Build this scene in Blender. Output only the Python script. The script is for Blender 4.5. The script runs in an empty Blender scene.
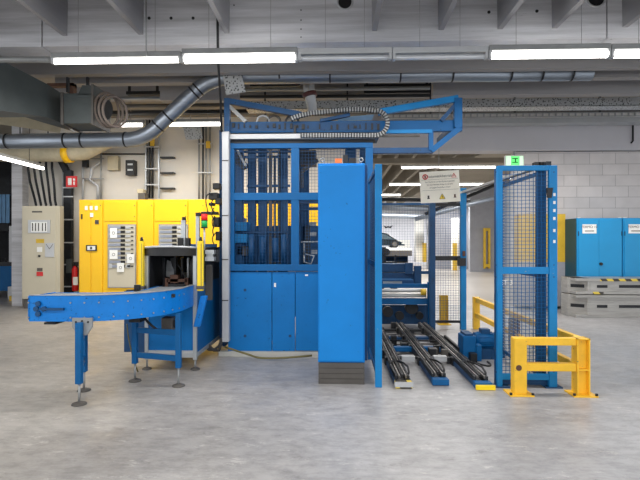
import bpy, bmesh, math, random
from mathutils import Vector, Matrix
random.seed(7)
S = bpy.context.scene
COL = S.collection
# ------------------------------------------------------------------ camera
F = 480.0; YAW = math.radians(2.0); HZ = 244.0; CH = 1.55
cd = bpy.data.cameras.new('camera'); cam = bpy.data.objects.new('camera', cd); COL.objects.link(cam)
cd.sensor_width = 36; cd.lens = 36 * F / 640; cd.shift_y = (HZ - 240) / 640; cd.clip_end = 200
cam.location = (0, 0, CH); cam.rotation_euler = (math.pi / 2, 0, YAW)
S.camera = cam
# ------------------------------------------------------------------ light
w = bpy.data.worlds.new('world'); S.world = w; w.use_nodes = True
w.node_tree.nodes['Background'].inputs[0].default_value = (0.93, 0.96, 1.0, 1)
w.node_tree.nodes['Background'].inputs[1].default_value = 1.9
S.view_settings.view_transform = 'Standard'; S.view_settings.look = 'None'
S.view_settings.exposure = 0.0; S.view_settings.gamma = 1.0; S.view_settings.use_curve_mapping = False
def area(name, loc, sx, sy, power, rot=(0, 0, 0), col=(1, .98, .95)):
    l = bpy.data.lights.new(name, 'AREA'); l.shape = 'RECTANGLE'; l.size = sx; l.size_y = sy; l.energy = power; l.color = col
    o = bpy.data.objects.new(name, l); COL.objects.link(o); o.location = loc; o.rotation_euler = rot; return o
area('hall_area_light', (0, 1.6, 3.85), 12, .25, 230, col=(1, .99, .97))  # added area light above the frame, no fitting; brightens the foreground
area('hall_area_light', (0, -2.2, 3.85), 12, .25, 230)  # added unseen area light behind the camera, fills the hall evenly
area('hall_area_light', (0, 5.25, 3.5), 7.4, .12, 130)
area('hall_area_light', (-3.2, 9.7, 3.95), 5.5, .15, 220, col=(1, .98, .94))
area('hall_area_light', (3.8, 9.3, 3.9), 5, .15, 170)  # area light alone, no tube built at this spot
area('garage_area_light', (4.5, 16, 3.95), 9, .3, 330)
area('garage_area_light', (4.5, 21, 3.95), 9, .3, 330)
area('garage_area_light', (4.5, 28, 3.95), 9, .3, 560)
area('garage_area_light', (5, 33.5, 3.95), 9, .3, 420)  # area light set near the far wall to brighten it, no tube
# ------------------------------------------------------------------ pixel to place
cy, sy_ = math.cos(YAW), math.sin(YAW)
def ray(px, py):
    dx = (px - 320) / F; return Vector((dx * cy - sy_, dx * sy_ + cy, (HZ - py) / F))
def P(px, py, Y):
    r = ray(px, py); t = Y / r.y; return Vector((r.x * t, Y, CH + r.z * t))
def X(px, Y): return P(px, HZ, Y).x
def Z(px, py, Y): return P(px, py, Y).z
def G(px, py, z=0):
    r = ray(px, py); t = (z - CH) / r.z; return Vector((r.x * t, r.y * t, z))
# ------------------------------------------------------------------ materials
def lin(c):
    return tuple(((v / 255) / 12.92 if v / 255 <= .04045 else ((v / 255 + .055) / 1.055) ** 2.4) for v in c) + (1,)
def mat(name, c, rough=.5, metal=0, var=.12, scale=3.0, bump=.0, wear=0, wearc=(60, 55, 50), stretch=None, spec=.5):
    m = bpy.data.materials.new(name); m.use_nodes = True
    n = m.node_tree.nodes; l = m.node_tree.links; b = n['Principled BSDF']
    b.inputs['Roughness'].default_value = rough; b.inputs['Metallic'].default_value = metal
    b.inputs['Specular IOR Level'].default_value = spec
    base = lin(c)
    ge = n.new('ShaderNodeNewGeometry'); src = ge.outputs['Position']
    if stretch:
        mp = n.new('ShaderNodeMapping'); mp.inputs['Scale'].default_value = stretch; l.new(src, mp.inputs[0]); src = mp.outputs[0]
    no = n.new('ShaderNodeTexNoise'); no.inputs['Scale'].default_value = scale; no.inputs['Detail'].default_value = 6; no.inputs['Roughness'].default_value = .65
    l.new(src, no.inputs['Vector'])
    rp = n.new('ShaderNodeValToRGB'); e = rp.color_ramp.elements
    e[0].position = .3; e[1].position = .7
    e[0].color = tuple(v * (1 - var) for v in base[:3]) + (1,); e[1].color = tuple(min(1, v * (1 + var)) for v in base[:3]) + (1,)
    l.new(no.outputs['Fac'], rp.inputs[0]); out = rp.outputs[0]
    if wear:
        n2 = n.new('ShaderNodeTexNoise'); n2.inputs['Scale'].default_value = 22; n2.inputs['Detail'].default_value = 8; n2.inputs['Roughness'].default_value = .7
        l.new(src, n2.inputs['Vector'])
        r2 = n.new('ShaderNodeValToRGB'); r2.color_ramp.elements[0].position = 1 - wear - .33; r2.color_ramp.elements[1].position = 1 - wear - .29
        r2.color_ramp.elements[0].color = (0, 0, 0, 1); r2.color_ramp.elements[1].color = (1, 1, 1, 1)
        l.new(n2.outputs['Fac'], r2.inputs[0])
        mx = n.new('ShaderNodeMix'); mx.data_type = 'RGBA'; l.new(r2.outputs[0], mx.inputs[0]); l.new(out, mx.inputs[6]); mx.inputs[7].default_value = lin(wearc); out = mx.outputs[2]
    l.new(out, b.inputs['Base Color'])
    if bump:
        bp = n.new('ShaderNodeBump'); bp.inputs['Strength'].default_value = bump; bp.inputs['Distance'].default_value = .01
        l.new(no.outputs['Fac'], bp.inputs['Height']); l.new(bp.outputs[0], b.inputs['Normal'])
    return m
def emit(name, c, s):
    m = bpy.data.materials.new(name); m.use_nodes = True; b = m.node_tree.nodes['Principled BSDF']
    b.inputs['Base Color'].default_value = lin(c); b.inputs['Emission Color'].default_value = lin(c); b.inputs['Emission Strength'].default_value = s
    return m
M = {}
M['blue'] = mat('machine_blue_shaded', (0, 90, 148), .5, var=.14, scale=2.5, wear=.03, wearc=(30, 62, 90), spec=.3)  # shade of the upper machine parts is put into this darker blue
M['blue_light'] = mat('fence_blue', (22, 128, 192), .5, var=.1, scale=2.5, wear=.03, wearc=(120, 150, 165), spec=.3)
M['blue_panel'] = mat('panel_blue', (0, 114, 186), .5, var=.1, scale=1.5, wear=.03, wearc=(0, 66, 116), spec=.3)
M['blue_col'] = mat('column_blue', (8, 132, 214), .5, var=.07, scale=1.5, wear=.02, wearc=(14, 96, 158), spec=.3)
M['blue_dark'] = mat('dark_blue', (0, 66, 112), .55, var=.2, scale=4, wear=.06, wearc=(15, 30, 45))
M['blue_conv'] = mat('conveyor_blue', (0, 120, 206), .45, var=.1, scale=4, wear=.05, wearc=(0, 60, 110), spec=.35)
M['blue_cab'] = mat('cabinet_blue', (20, 146, 204), .45, var=.06, scale=1)
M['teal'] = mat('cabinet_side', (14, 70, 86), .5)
M['cream'] = mat('cream_wall', (218, 213, 204), .85, var=.07, scale=.8, bump=.1)
M['conc'] = mat('ceiling_concrete', (196, 196, 200), .85, var=.24, scale=1.6, stretch=(.4, 1, 7), bump=.1, wear=.03, wearc=(120, 120, 124))
M['web'] = mat('web_concrete', (150, 149, 151), .88, var=.08, scale=1.5, stretch=(.3, .3, 4))
M['lintel'] = mat('lintel_plaster', (200, 198, 202), .85, var=.04, scale=1)
M['slab'] = mat('slab_concrete', (140, 135, 128), .9, var=.12, scale=1)
M['garage_ceiling'] = mat('garage_concrete', (150, 142, 128), .9, var=.1, scale=1)
M['yellow'] = mat('yellow_paint', (252, 196, 8), .42, var=.05, scale=1)
M['yellow_rail'] = mat('yellow_barrier', (244, 192, 48), .45, var=.1, scale=5, wear=.04, wearc=(140, 110, 70))
M['yellow_old'] = mat('yellow_faded', (214, 176, 50), .6, var=.15)
M['yellow_lc'] = mat('yellow_curtain', (252, 216, 20), .4, var=.04)
M['grey'] = mat('grey_steel', (150, 152, 152), .45, .3, var=.15, scale=5)
M['alu'] = mat('aluminium', (176, 180, 182), .35, .6, var=.1, scale=6)
M['galv'] = mat('galvanised', (146, 154, 165), .36, .7, var=.18, scale=6, stretch=(.4, 1, 3))
M['lightgrey'] = mat('light_grey_paint', (188, 190, 192), .45, .2, var=.08)
M['beige'] = mat('beige_cabinet', (198, 190, 168), .5, var=.05, scale=1.2, wear=.01, wearc=(140, 130, 110))
M['duct'] = mat('duct_grey_green', (74, 80, 80), .5, .3, var=.15)
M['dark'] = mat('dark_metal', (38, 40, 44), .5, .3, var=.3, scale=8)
M['black'] = mat('black_plastic', (20, 20, 22), .45, var=.2)
M['plinth'] = mat('plinth_grey', (84, 80, 76), .6, var=.15, scale=5)
M['white'] = mat('white_paint', (236, 236, 232), .5, var=.03)
M['paper'] = mat('paper', (240, 240, 236), .7, var=.02)
M['red'] = mat('red_paint', (208, 28, 30), .4, var=.05)
M['redlens'] = emit('red_lens', (220, 30, 25), .25)
M['greenlens'] = emit('green_lens', (20, 150, 70), .25)
M['orange'] = mat('orange', (230, 110, 50), .5)
M['module'] = mat('module_grey', (140, 146, 160), .5)
M['guard'] = mat('fan_guard', (112, 100, 92), .6)
M['brown'] = mat('rust_brown', (96, 66, 52), .7, var=.3, scale=9)
M['pipe_beige'] = mat('lagging_beige', (186, 176, 150), .7, var=.15, scale=4)
M['tube'] = emit('tube_light', (255, 252, 246), 9)
M['tube_soft'] = emit('tube_light_far', (255, 252, 246), 7)
M['tube_off'] = mat('unlit_tube', (205, 208, 212), .2, .3, var=.05)
M['exitg'] = emit('exit_green', (90, 220, 110), 1.2)
M['exitw'] = emit('exit_white', (200, 250, 200), .9)
M['sign'] = mat('sign_plate', (250, 244, 228), .5, var=.05, scale=3)
M['ink'] = mat('ink', (70, 66, 64), .6)
M['steel_pallet'] = mat('ramp_metal', (168, 166, 162), .4, .35, var=.2, scale=4, stretch=(.4, 1, 6), wear=.03, wearc=(120, 105, 90))
M['rail_steel'] = mat('chain_steel', (120, 116, 112), .35, .7, var=.3, scale=15)
M['rubber'] = mat('rubber_belt', (120, 126, 132), .6, var=.1)
M['white_wall'] = mat('garage_white', (226, 228, 236), .7, var=.04, stretch=(6, 6, .2), scale=2)
M['garage_grey'] = mat('garage_grey_wall', (158, 160, 168), .8, var=.08)
M['car'] = mat('car_paint', (40, 50, 56), .2, .4, var=.1)
M['carglass'] = mat('car_glass', (120, 140, 150), .08, .2, var=.2)
M['cable'] = mat('cable_black', (30, 30, 32), .5)
M['hose'] = mat('hose_yellow', (112, 104, 62), .5)
M['kerb'] = mat('kerb_plinth', (190, 188, 180), .6, var=.12, scale=5)

def nodes(name):
    m = bpy.data.materials.new(name); m.use_nodes = True
    return m, m.node_tree.nodes, m.node_tree.links, m.node_tree.nodes['Principled BSDF']
# floor
m, n, l, b = nodes('concrete_floor'); M['floor'] = m
g = n.new('ShaderNodeNewGeometry')
def noise(sc, det=8, ro=.65, st=(1, 1, 1)):
    mp = n.new('ShaderNodeMapping'); mp.inputs['Scale'].default_value = st; l.new(g.outputs['Position'], mp.inputs[0])
    t = n.new('ShaderNodeTexNoise'); t.inputs['Scale'].default_value = sc; t.inputs['Detail'].default_value = det; t.inputs['Roughness'].default_value = ro
    l.new(mp.outputs[0], t.inputs[0]); return t.outputs['Fac']
def ramp(src, p0, c0, p1, c1):
    r = n.new('ShaderNodeValToRGB'); r.color_ramp.elements[0].position = p0; r.color_ramp.elements[1].position = p1
    r.color_ramp.elements[0].color = c0; r.color_ramp.elements[1].color = c1; l.new(src, r.inputs[0]); return r.outputs[0]
def mixc(f, a, c, typ='MIX'):
    x = n.new('ShaderNodeMix'); x.data_type = 'RGBA'; x.blend_type = typ
    if hasattr(f, 'is_linked'): l.new(f, x.inputs[0])
    else: x.inputs[0].default_value = f
    for s, i in ((a, 6), (c, 7)):
        if hasattr(s, 'is_linked'): l.new(s, x.inputs[i])
        else: x.inputs[i].default_value = s
    return x.outputs[2]
sep = n.new('ShaderNodeSeparateXYZ'); l.new(g.outputs['Position'], sep.inputs[0])
mr = n.new('ShaderNodeMapRange'); mr.inputs[1].default_value = -2.5; mr.inputs[2].default_value = 1.5; l.new(sep.outputs[0], mr.inputs[0])
tone = mixc(mr.outputs[0], lin((166, 161, 155)), lin((166, 165, 167)))
big = ramp(noise(.7, 6, .6, (1, .6, 1)), .38, (.80, .80, .80, 1), .62, (1.04, 1.04, 1.04, 1))
fine = ramp(noise(6, 10, .8, (.8, 1.6, 1)), .40, (.72, .72, .72, 1), .57, (1.08, 1.08, 1.08, 1))
c1 = mixc(1.0, tone, big, 'MULTIPLY'); c1 = mixc(.8, c1, fine, 'MULTIPLY')
scr = ramp(noise(4, 9, .85, (.8, 1.8, 1)), .57, (0, 0, 0, 1), .62, (1, 1, 1, 1))
sc2 = n.new('ShaderNodeMath'); sc2.operation = 'MULTIPLY'; l.new(scr, sc2.inputs[0]); sc2.inputs[1].default_value = .55
c1 = mixc(sc2.outputs[0], c1, lin((206, 202, 196)))
st = ramp(noise(2.6, 10, .85, (1, 1.4, 1)), .37, (1, 1, 1, 1), .44, (0, 0, 0, 1))
st2 = n.new('ShaderNodeMath'); st2.operation = 'MULTIPLY'; l.new(st, st2.inputs[0]); st2.inputs[1].default_value = .45
c1 = mixc(st2.outputs[0], c1, lin((96, 92, 88)))
l.new(c1, b.inputs['Base Color'])
l.new(ramp(noise(2, 6), .3, (.3, .3, .3, 1), .7, (.5, .5, .5, 1)), b.inputs['Roughness'])
bp = n.new('ShaderNodeBump'); bp.inputs['Strength'].default_value = .12; bp.inputs['Distance'].default_value = .01
l.new(noise(30, 4), bp.inputs['Height']); l.new(bp.outputs[0], b.inputs['Normal'])
# garage floor
M['gfloor'] = mat('garage_floor', (170, 165, 160), .3, var=.08, scale=.5, spec=.6)
# block wall
m, n, l, b = nodes('block_wall'); M['block'] = m
g = n.new('ShaderNodeNewGeometry'); sp = n.new('ShaderNodeSeparateXYZ'); l.new(g.outputs['Position'], sp.inputs[0])
cb = n.new('ShaderNodeCombineXYZ'); l.new(sp.outputs[0], cb.inputs[0]); l.new(sp.outputs[2], cb.inputs[1])
br = n.new('ShaderNodeTexBrick'); l.new(cb.outputs[0], br.inputs[0])
br.inputs['Color1'].default_value = lin((214, 208, 206)); br.inputs['Color2'].default_value = lin((202, 197, 196)); br.inputs['Mortar'].default_value = lin((150, 146, 144))
br.inputs['Scale'].default_value = 1; br.inputs['Mortar Size'].default_value = .005; br.inputs['Brick Width'].default_value = .62; br.inputs['Row Height'].default_value = .27
br.inputs['Mortar Smooth'].default_value = .2
nn = n.new('ShaderNodeTexNoise'); nn.inputs['Scale'].default_value = 2.5; nn.inputs['Detail'].default_value = 8; l.new(g.outputs['Position'], nn.inputs[0])
f1 = ramp(nn.outputs['Fac'], .3, (.9, .9, .9, 1), .7, (1.04, 1.04, 1.04, 1))
l.new(mixc(1.0, br.outputs[0], f1, 'MULTIPLY'), b.inputs['Base Color']); b.inputs['Roughness'].default_value = .9
bp = n.new('ShaderNodeBump'); bp.inputs['Strength'].default_value = .4; bp.inputs['Distance'].default_value = .01; bp.invert = True
l.new(br.outputs['Fac'], bp.inputs['Height']); l.new(bp.outputs[0], b.inputs['Normal'])
# hazard stripes
m, n, l, b = nodes('hazard_tape'); M['hazard'] = m
g = n.new('ShaderNodeNewGeometry'); mp = n.new('ShaderNodeMapping'); mp.inputs['Rotation'].default_value = (0, math.radians(38), 0); l.new(g.outputs['Position'], mp.inputs[0])
wv = n.new('ShaderNodeTexWave'); wv.inputs['Scale'].default_value = 1.6; l.new(mp.outputs[0], wv.inputs[0])
l.new(ramp(wv.outputs['Fac'], .48, lin((60, 56, 50)), .52, lin((226, 200, 80))), b.inputs['Base Color'])
# perforated tray
m, n, l, b = nodes('perforated_sheet'); M['perf'] = m
g = n.new('ShaderNodeNewGeometry'); vo = n.new('ShaderNodeTexVoronoi'); vo.inputs['Scale'].default_value = 28; l.new(g.outputs['Position'], vo.inputs[0])
l.new(ramp(vo.outputs['Distance'], .25, lin((70, 72, 74)), .4, lin((185, 188, 190))), b.inputs['Base Color']); b.inputs['Metallic'].default_value = .3; b.inputs['Roughness'].default_value = .5

# ------------------------------------------------------------------ mesh builder
def worldloc(o):
    v = Vector((0, 0, 0))
    while o: v += o.location; o = o.parent
    return v
class MB:
    def __init__(s): s.b = bmesh.new()
    def hexa(s, p):           # 8 points: bottom 4 (ccw) then top 4
        v = [s.b.verts.new(Vector(q)) for q in p]
        for f in ((0, 3, 2, 1), (4, 5, 6, 7), (0, 1, 5, 4), (1, 2, 6, 5), (2, 3, 7, 6), (3, 0, 4, 7)):
            s.b.faces.new([v[i] for i in f])
        return s
    def box(s, x0, x1, y0, y1, z0, z1):
        return s.hexa([(x0, y0, z0), (x1, y0, z0), (x1, y1, z0), (x0, y1, z0), (x0, y0, z1), (x1, y0, z1), (x1, y1, z1), (x0, y1, z1)])
    def px(s, px0, py0, px1, py1, Y, d):   # a box standing at depth Y, front face seen at these picture points
        a = P(px0, py0, Y); c = P(px1, py1, Y)
        zm = (P(px0, py1, Y).z + c.z) / 2; zt = (a.z + P(px1, py0, Y).z) / 2
        return s.box(a.x, c.x, Y, Y + d, zm, zt)
    def bar(s, a, c, w, h=None, up=(0, 0, 1)):
        a = Vector(a); c = Vector(c); h = h or w; d = (c - a).normalized(); u = Vector(up)
        if abs(d.dot(u)) > .98: u = Vector((0, 1, 0))
        r = d.cross(u).normalized(); t = r.cross(d).normalized(); r *= w / 2; t *= h / 2
        return s.hexa([a - r - t, a + r - t, c + r - t, c - r - t, a - r + t, a + r + t, c + r + t, c - r + t])
    def tube(s, pts, r, seg=12, cap=True):
        pts = [Vector(p) for p in pts]; rings = []; prev = None
        for i, p in enumerate(pts):
            d = (pts[min(i + 1, len(pts) - 1)] - pts[max(i - 1, 0)]).normalized()
            if prev is None:
                u = Vector((0, 0, 1)) if abs(d.z) < .9 else Vector((1, 0, 0)); a = d.cross(u).normalized()
            else:
                a = (prev - d * prev.dot(d)).normalized()
            prev = a; c = d.cross(a).normalized(); rr = r[i] if isinstance(r, (list, tuple)) else r
            rings.append([s.b.verts.new(p + (a * math.cos(k * 2 * math.pi / seg) + c * math.sin(k * 2 * math.pi / seg)) * rr) for k in range(seg)])
        for A, B in zip(rings, rings[1:]):
            for k in range(seg):
                f = s.b.faces.new((A[k], A[(k + 1) % seg], B[(k + 1) % seg], B[k])); f.smooth = True
        if cap: s.b.faces.new(rings[0][::-1]); s.b.faces.new(rings[-1])
        return s
    def cyl(s, a, c, r, seg=16): return s.tube([a, c], r, seg)
    def prism(s, pts, ax, t0, t1):   # polygon in the two other axes, extruded along ax
        def mk(p, t):
            return {0: (t, p[0], p[1]), 1: (p[0], t, p[1]), 2: (p[0], p[1], t)}[ax]
        A = [s.b.verts.new(mk(p, t0)) for p in pts]; B = [s.b.verts.new(mk(p, t1)) for p in pts]; k = len(pts)
        s.b.faces.new(A[::-1]); s.b.faces.new(B)
        for i in range(k): s.b.faces.new((A[i], A[(i + 1) % k], B[(i + 1) % k], B[i]))
        return s
    def ring(s, c, R, r, ax=1, seg=24):
        c = Vector(c); pts = []
        for k in range(seg + 1):
            a = k * 2 * math.pi / seg; q = [R * math.cos(a), R * math.sin(a)]; q.insert(ax, 0); pts.append(c + Vector(q))
        return s.tube(pts, r, 8, False)
    def build(s, name, m, parent=None, bevel=0):
        bmesh.ops.recalc_face_normals(s.b, faces=s.b.faces)
        if parent is None:
            vs = [v.co for v in s.b.verts]
            o0 = Vector(((min(v.x for v in vs) + max(v.x for v in vs)) / 2, (min(v.y for v in vs) + max(v.y for v in vs)) / 2, min(v.z for v in vs)))
        else: o0 = worldloc(parent)
        for v in s.b.verts: v.co -= o0
        me = bpy.data.meshes.new(name); s.b.to_mesh(me); s.b.free(); me.materials.append(M[m] if isinstance(m, str) else m)
        o = bpy.data.objects.new(name, me); COL.objects.link(o)
        if parent is None: o.location = o0
        else: o.parent = parent
        if bevel:
            bv = o.modifiers.new('bevel', 'BEVEL'); bv.width = bevel; bv.segments = 2; bv.limit_method = 'ANGLE'
        return o
def build_each(mb, name, m, parent):
    seen = set()
    for v0 in list(mb.b.verts):
        if v0 in seen: continue
        isl = []; st_ = [v0]; seen.add(v0)
        while st_:
            v = st_.pop(); isl.append(v)
            for e in v.link_edges:
                q = e.other_vert(v)
                if q not in seen: seen.add(q); st_.append(q)
        n_ = MB(); mp_ = {v: n_.b.verts.new(v.co) for v in isl}
        for f in {f for v in isl for f in v.link_faces}: n_.b.faces.new([mp_[v] for v in f.verts])
        n_.build(name, m, parent)
    mb.b.free()
def tag(o, label=None, cat=None, group=None, kind=None):
    if label: o['label'] = label
    if cat: o['category'] = cat
    if group: o['group'] = group
    if kind: o['kind'] = kind
    return o
def thing(name, label, cat, loc, group=None):
    o = bpy.data.objects.new(name, None); COL.objects.link(o); o.location = loc; o.empty_display_size = .1
    return tag(o, label, cat, group)
def struct(name, mb, m):
    return tag(mb.build(name, m), kind='structure')
def dup(root, dx, label, group=None):
    def cp(o, par):
        c = o.copy(); COL.objects.link(c)
        if par: c.parent = par
        for ch in [q for q in bpy.data.objects if q.parent == o]: cp(ch, c)
        return c
    r = cp(root, None); r.location = root.location + Vector(dx); r['label'] = label
    if group: r['group'] = group
    return r
def text(name, s, loc, size, m, parent, rot=(math.pi / 2, 0, 0), ext=.001, align='CENTER'):
    cu = bpy.data.curves.new(name, 'FONT'); cu.body = s; cu.size = size; cu.extrude = ext; cu.align_x = align; cu.align_y = 'CENTER'
    to = bpy.data.objects.new(name, cu); COL.objects.link(to)
    bpy.context.view_layer.update()
    me = bpy.data.meshes.new_from_object(to.evaluated_get(bpy.context.evaluated_depsgraph_get()))
    bpy.data.objects.remove(to)
    me.transform(Matrix.Translation(Vector(loc) - worldloc(parent)) @ Matrix.Rotation(rot[2], 4, 'Z') @ Matrix.Rotation(rot[1], 4, 'Y') @ Matrix.Rotation(rot[0], 4, 'X'))
    me.materials.clear(); me.materials.append(M[m])
    o = bpy.data.objects.new(name, me); COL.objects.link(o); o.parent = parent; return o
def grid(mb, o, u, v, W, H, sp=.041, r=.002):
    """welded wire mesh in the plane of u, v"""
    o, u, v = Vector(o), Vector(u).normalized(), Vector(v).normalized(); nrm = u.cross(v)
    k = max(1, round(W / sp)); 
    for i in range(1, k):
        a = o + u * (W * i / k); mb.bar(a, a + v * H, r * 2, r * 2, up=nrm)
    k = max(1, round(H / sp))
    for i in range(1, k):
        a = o + v * (H * i / k) + nrm * r * 1.2; mb.bar(a, a + u * W, r * 2, r * 2, up=nrm)
    return mb

# ================================================================== SETTING
WY = 12.0                                    # back wall
XL = X(24, WY); XO = X(366, WY); XR = X(515, WY)
struct('floor', MB().box(-14, 16, -8, WY + .3, -.3, 0), 'floor')
struct('floor_garage', MB().box(-14, 24, WY + .3, 42, -.3, -.001), 'gfloor')
CZ = 4.75
struct('ceiling', MB().box(-14, 16, -8, WY + .3, CZ, CZ + .2), 'slab')
LB = Z(560, 152, WY)                         # bottom of the lintel
struct('wall_back', MB().box(XL, XO, WY, WY + .3, 0, CZ), 'cream')
struct('wall_left', MB().box(-13.8, -13.5, 8, 16.3, 0, CZ), 'garage_grey')
struct('wall_right', MB().box(XR, 16, WY, WY + .3, 0, LB), 'block')
struct('trim_1', MB().box(XO, 16, WY - .12, WY + .3, LB + .02, CZ), 'lintel')
struct('trim_2', MB().box(XL - .15, XL + .12, WY - .25, WY + .02, 0, CZ), 'conc')
# front girder
gx0, gx1 = X(42, 5.5), X(607, 5.5)
GB = 3.86
def girder(name, x0, x1): return struct(name, MB().box(x0 + .008, x1 - .008, 5.5, 5.95, GB, CZ), 'conc')
girder('trim_3', -9, gx0); girder('trim_4', gx0, gx1); girder('trim_5', gx1, 12)
mb = MB()
for px, py in ((149, 18), (171, 18), (193, 18), (234, 5), (301, 10), (301, 20), (301, 29), (301, 37), (489, 12), (537, 11)):
    c = P(px, py, 5.495); mb.cyl(c, c + Vector((0, .012, 0)), .018 if px < 200 or px > 400 else .008, 12)
struct('trim_6', mb, 'black')
for k, (px, py, R) in enumerate(((345, 2, .085), (596, -2, .1))):
    c = P(px, py, 5.5); t = thing('pipe_sleeve', ['round pipe opening in the ceiling girder above the machine', 'round pipe opening in the ceiling girder near the right corner'][k], 'pipe', (c.x, c.y, c.z - R))
    MB().ring(c, R, .012).build('rim', 'lightgrey', t); MB().cyl(c + Vector((0, -.006, 0)), c + Vector((0, .01, 0)), R * .96, 24).build('opening', 'black', t)  # black disc stands in for the shade inside the hole
# webs of the near ceiling, running towards the girder
for k, px in enumerate((65, 141, 227, 374.6, 441, 500, 554.5, 625, -14, 700)):
    x = X(px, 5.5)
    struct('trim_%d' % (10 + k), MB().prism([(x - .028, 3.98), (x + .028, 3.98), (x + .04, CZ), (x - .04, CZ)], 1, -8, 5.5), 'web')
# webs beyond the girder, running across
struct('trim_30', MB().box(-9, 12, 6.6, 6.72, 3.93, CZ), 'web')
struct('trim_31', MB().box(X(55, 7.2), 12, 7.2, 7.34, 4.0, CZ), 'web')
struct('trim_32', MB().box(X(433, 7.9), 12, 7.9, 8.06, Z(560, 94, 7.9), CZ), 'web')
struct('trim_33', MB().box(X(160, 7.9), X(238, 7.9), 7.9, 8.06, Z(200, 100, 7.9), CZ), 'web')
struct('trim_34', MB().box(-9, 12, 9.6, 9.8, 4.5, CZ), 'web')

# ================================================================== GARAGE beyond the opening
gz = Z(440, 157, 16)
mb = MB().box(-14, 24, WY + .3, 42, CZ + .1, CZ + .3); struct('ceiling_garage', mb, 'garage_ceiling')
for k, px in enumerate((372, 384, 404, 424, 446, 470, 496)):
    x = X(px, 13); struct('trim_%d' % (40 + k), MB().prism([(x - .05, 4.2), (x + .05, 4.2), (x + .1, CZ + .1), (x - .1, CZ + .1)], 1, WY + .3, 34), 'garage_ceiling')
struct('trim_50', MB().box(-2, 20, 14.2, 14.5, Z(420, 163, 14.2), Z(420, 158, 14.2)), 'garage_ceiling')
struct('wall_garage_back', MB().box(-14, 24, 37, 37.3, 0, CZ + .1), 'white_wall')
mb = MB()
for i in range(60): x = 3.2 + i * .16; mb.box(x, x + .03, 36.96, 37, .2, 4)
struct('trim_51', mb, 'white_wall')
struct('wall_garage_side', MB().box(X(470, 27), X(470, 27) + 8, 27, 27.3, 0, CZ + .1), 'garage_grey')
struct('trim_52', MB().px(416, 218, 424, 262, 31, .7), 'white')
t = struct('trim_53', MB().px(423.5, 243, 427, 262, 30.6, .4), 'yellow_old')
mb = MB().px(484, 228, 486, 268.5, 26.8, .15).px(488.5, 228, 490.5, 268.5, 26.8, .15).px(486, 228, 488.5, 231, 26.8, .15).px(486, 264, 488.5, 267, 26.8, .15)
tag(mb.build('door_guard', 'yellow_old'), 'tall yellow guard frame against the grey garage wall', 'guard rail')
for k, (a, c, py, Y) in enumerate(((401, 496, 167.5, 16), (389, 484, 184.5, 20), (372, 401, 195, 24), (372, 384, 207, 27), (412, 432, 206, 27), (500, 530, 178, 17))):
    p, q = P(a, py, Y), P(c, py, Y)
    t = thing('strip_light', ['long lit strip light of the garage directly above the warning board, the nearest', 'lit garage strip light running behind the warning board, second from the opening', 'lit garage strip light left of the warning board, third from the opening', 'small far lit strip light beside the thin fence post', 'far lit strip light just below the warning board', 'lit garage strip light behind the tall mesh booth'][k], 'ceiling light', ((p.x + q.x) / 2, Y, p.z), 'garage strip lights')
    z = (p.z + q.z) / 2
    MB().box(p.x, q.x, Y - .05, Y + .05, z + .03, z + .09).build('housing', 'white', t)
    MB().cyl((p.x + .03, Y, z), (q.x - .03, Y, z), .035, 8).build('tube', 'tube_soft', t)
    MB().cyl(((p.x + q.x) / 2, Y, z + .09), ((p.x + q.x) / 2, Y, CZ + .1), .01, 6).build('hanger', 'dark', t)
struct('wall_garage_gate', MB().box(X(427.5, 30), X(470, 30), 30, 30.3, 0, CZ + .1), 'garage_grey')
mb = MB()
for i in range(16): x = X(429, 29.95) + i * .17; mb.box(x, x + .05, 29.93, 30, .1, 4)
struct('trim_58', mb, 'garage_grey')
t = thing('concrete_pillar', 'white pillar with yellow guard in the garage behind the mesh gate', 'pillar', (X(456, 28.5), 28.5, 0))
MB().px(453, 218, 459, 271, 28.5, .5).build('shaft', 'white', t); MB().px(453.3, 243, 457, 271, 28.3, .2).build('corner_guard', 'yellow_old', t)
# raised deck with a car
t = struct('trim_54', MB().px(340, 248, 412, 256, 29, 6), 'white')
struct('trim_57', MB().px(340, 250.5, 412, 256, 28.9, .1), 'plinth')
struct('trim_55', MB().px(345, 256, 408, 262, 29.3, 5).box(X(345,29.3), X(408,29.3), 29.3, 34, 0, .9), 'plinth')
cz = Z(390, 248, 30.5)
cx1 = X(405, 30.5)
t = thing('parked_car', 'dark parked car on the raised deck in the garage', 'car', (cx1 - 2, 30.5, cz))
def prof(pts): return [(cx1 + a, cz + h) for a, h in pts]
body = MB().prism(prof([(-4.1, .15), (-4.1, .5), (-.9, .55), (-.3, .42), (-.04, .3), (0, .15)]), 1, 30.5, 32.1).build('body', 'car', t, .03)
MB().prism(prof([(-4.0, .5), (-3.6, 1.0), (-1.9, 1.06), (-1.1, .92), (-.4, .45)]), 1, 30.6, 32.0).build('roof', 'car', t, .03)
MB().prism(prof([(-1.75, .6), (-1.7, .95), (-1.2, .86), (-.62, .52)]), 1, 30.57, 32.03).build('side_pane', 'carglass', t)
MB().prism(prof([(-3.4, .6), (-3.2, .93), (-1.85, .96), (-1.85, .6)]), 1, 30.57, 32.03).build('side_pane', 'carglass', t)
MB().prism(prof([(-.22, .27), (-.2, .34), (-.06, .3), (-.04, .24)]), 1, 30.48, 30.8).build('headlight', 'white', t)
for xx in (-3.3, -.65):
    wl = MB().cyl((cx1 + xx, 30.47, cz + .26), (cx1 + xx, 32.13, cz + .26), .26, 16).build('wheel', 'black', t)
    MB().cyl((cx1 + xx, 30.44, cz + .26), (cx1 + xx, 30.5, cz + .26), .15, 12).build('hub_cap', 'plinth', wl)
c = P(388, 227, 36.95)
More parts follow.
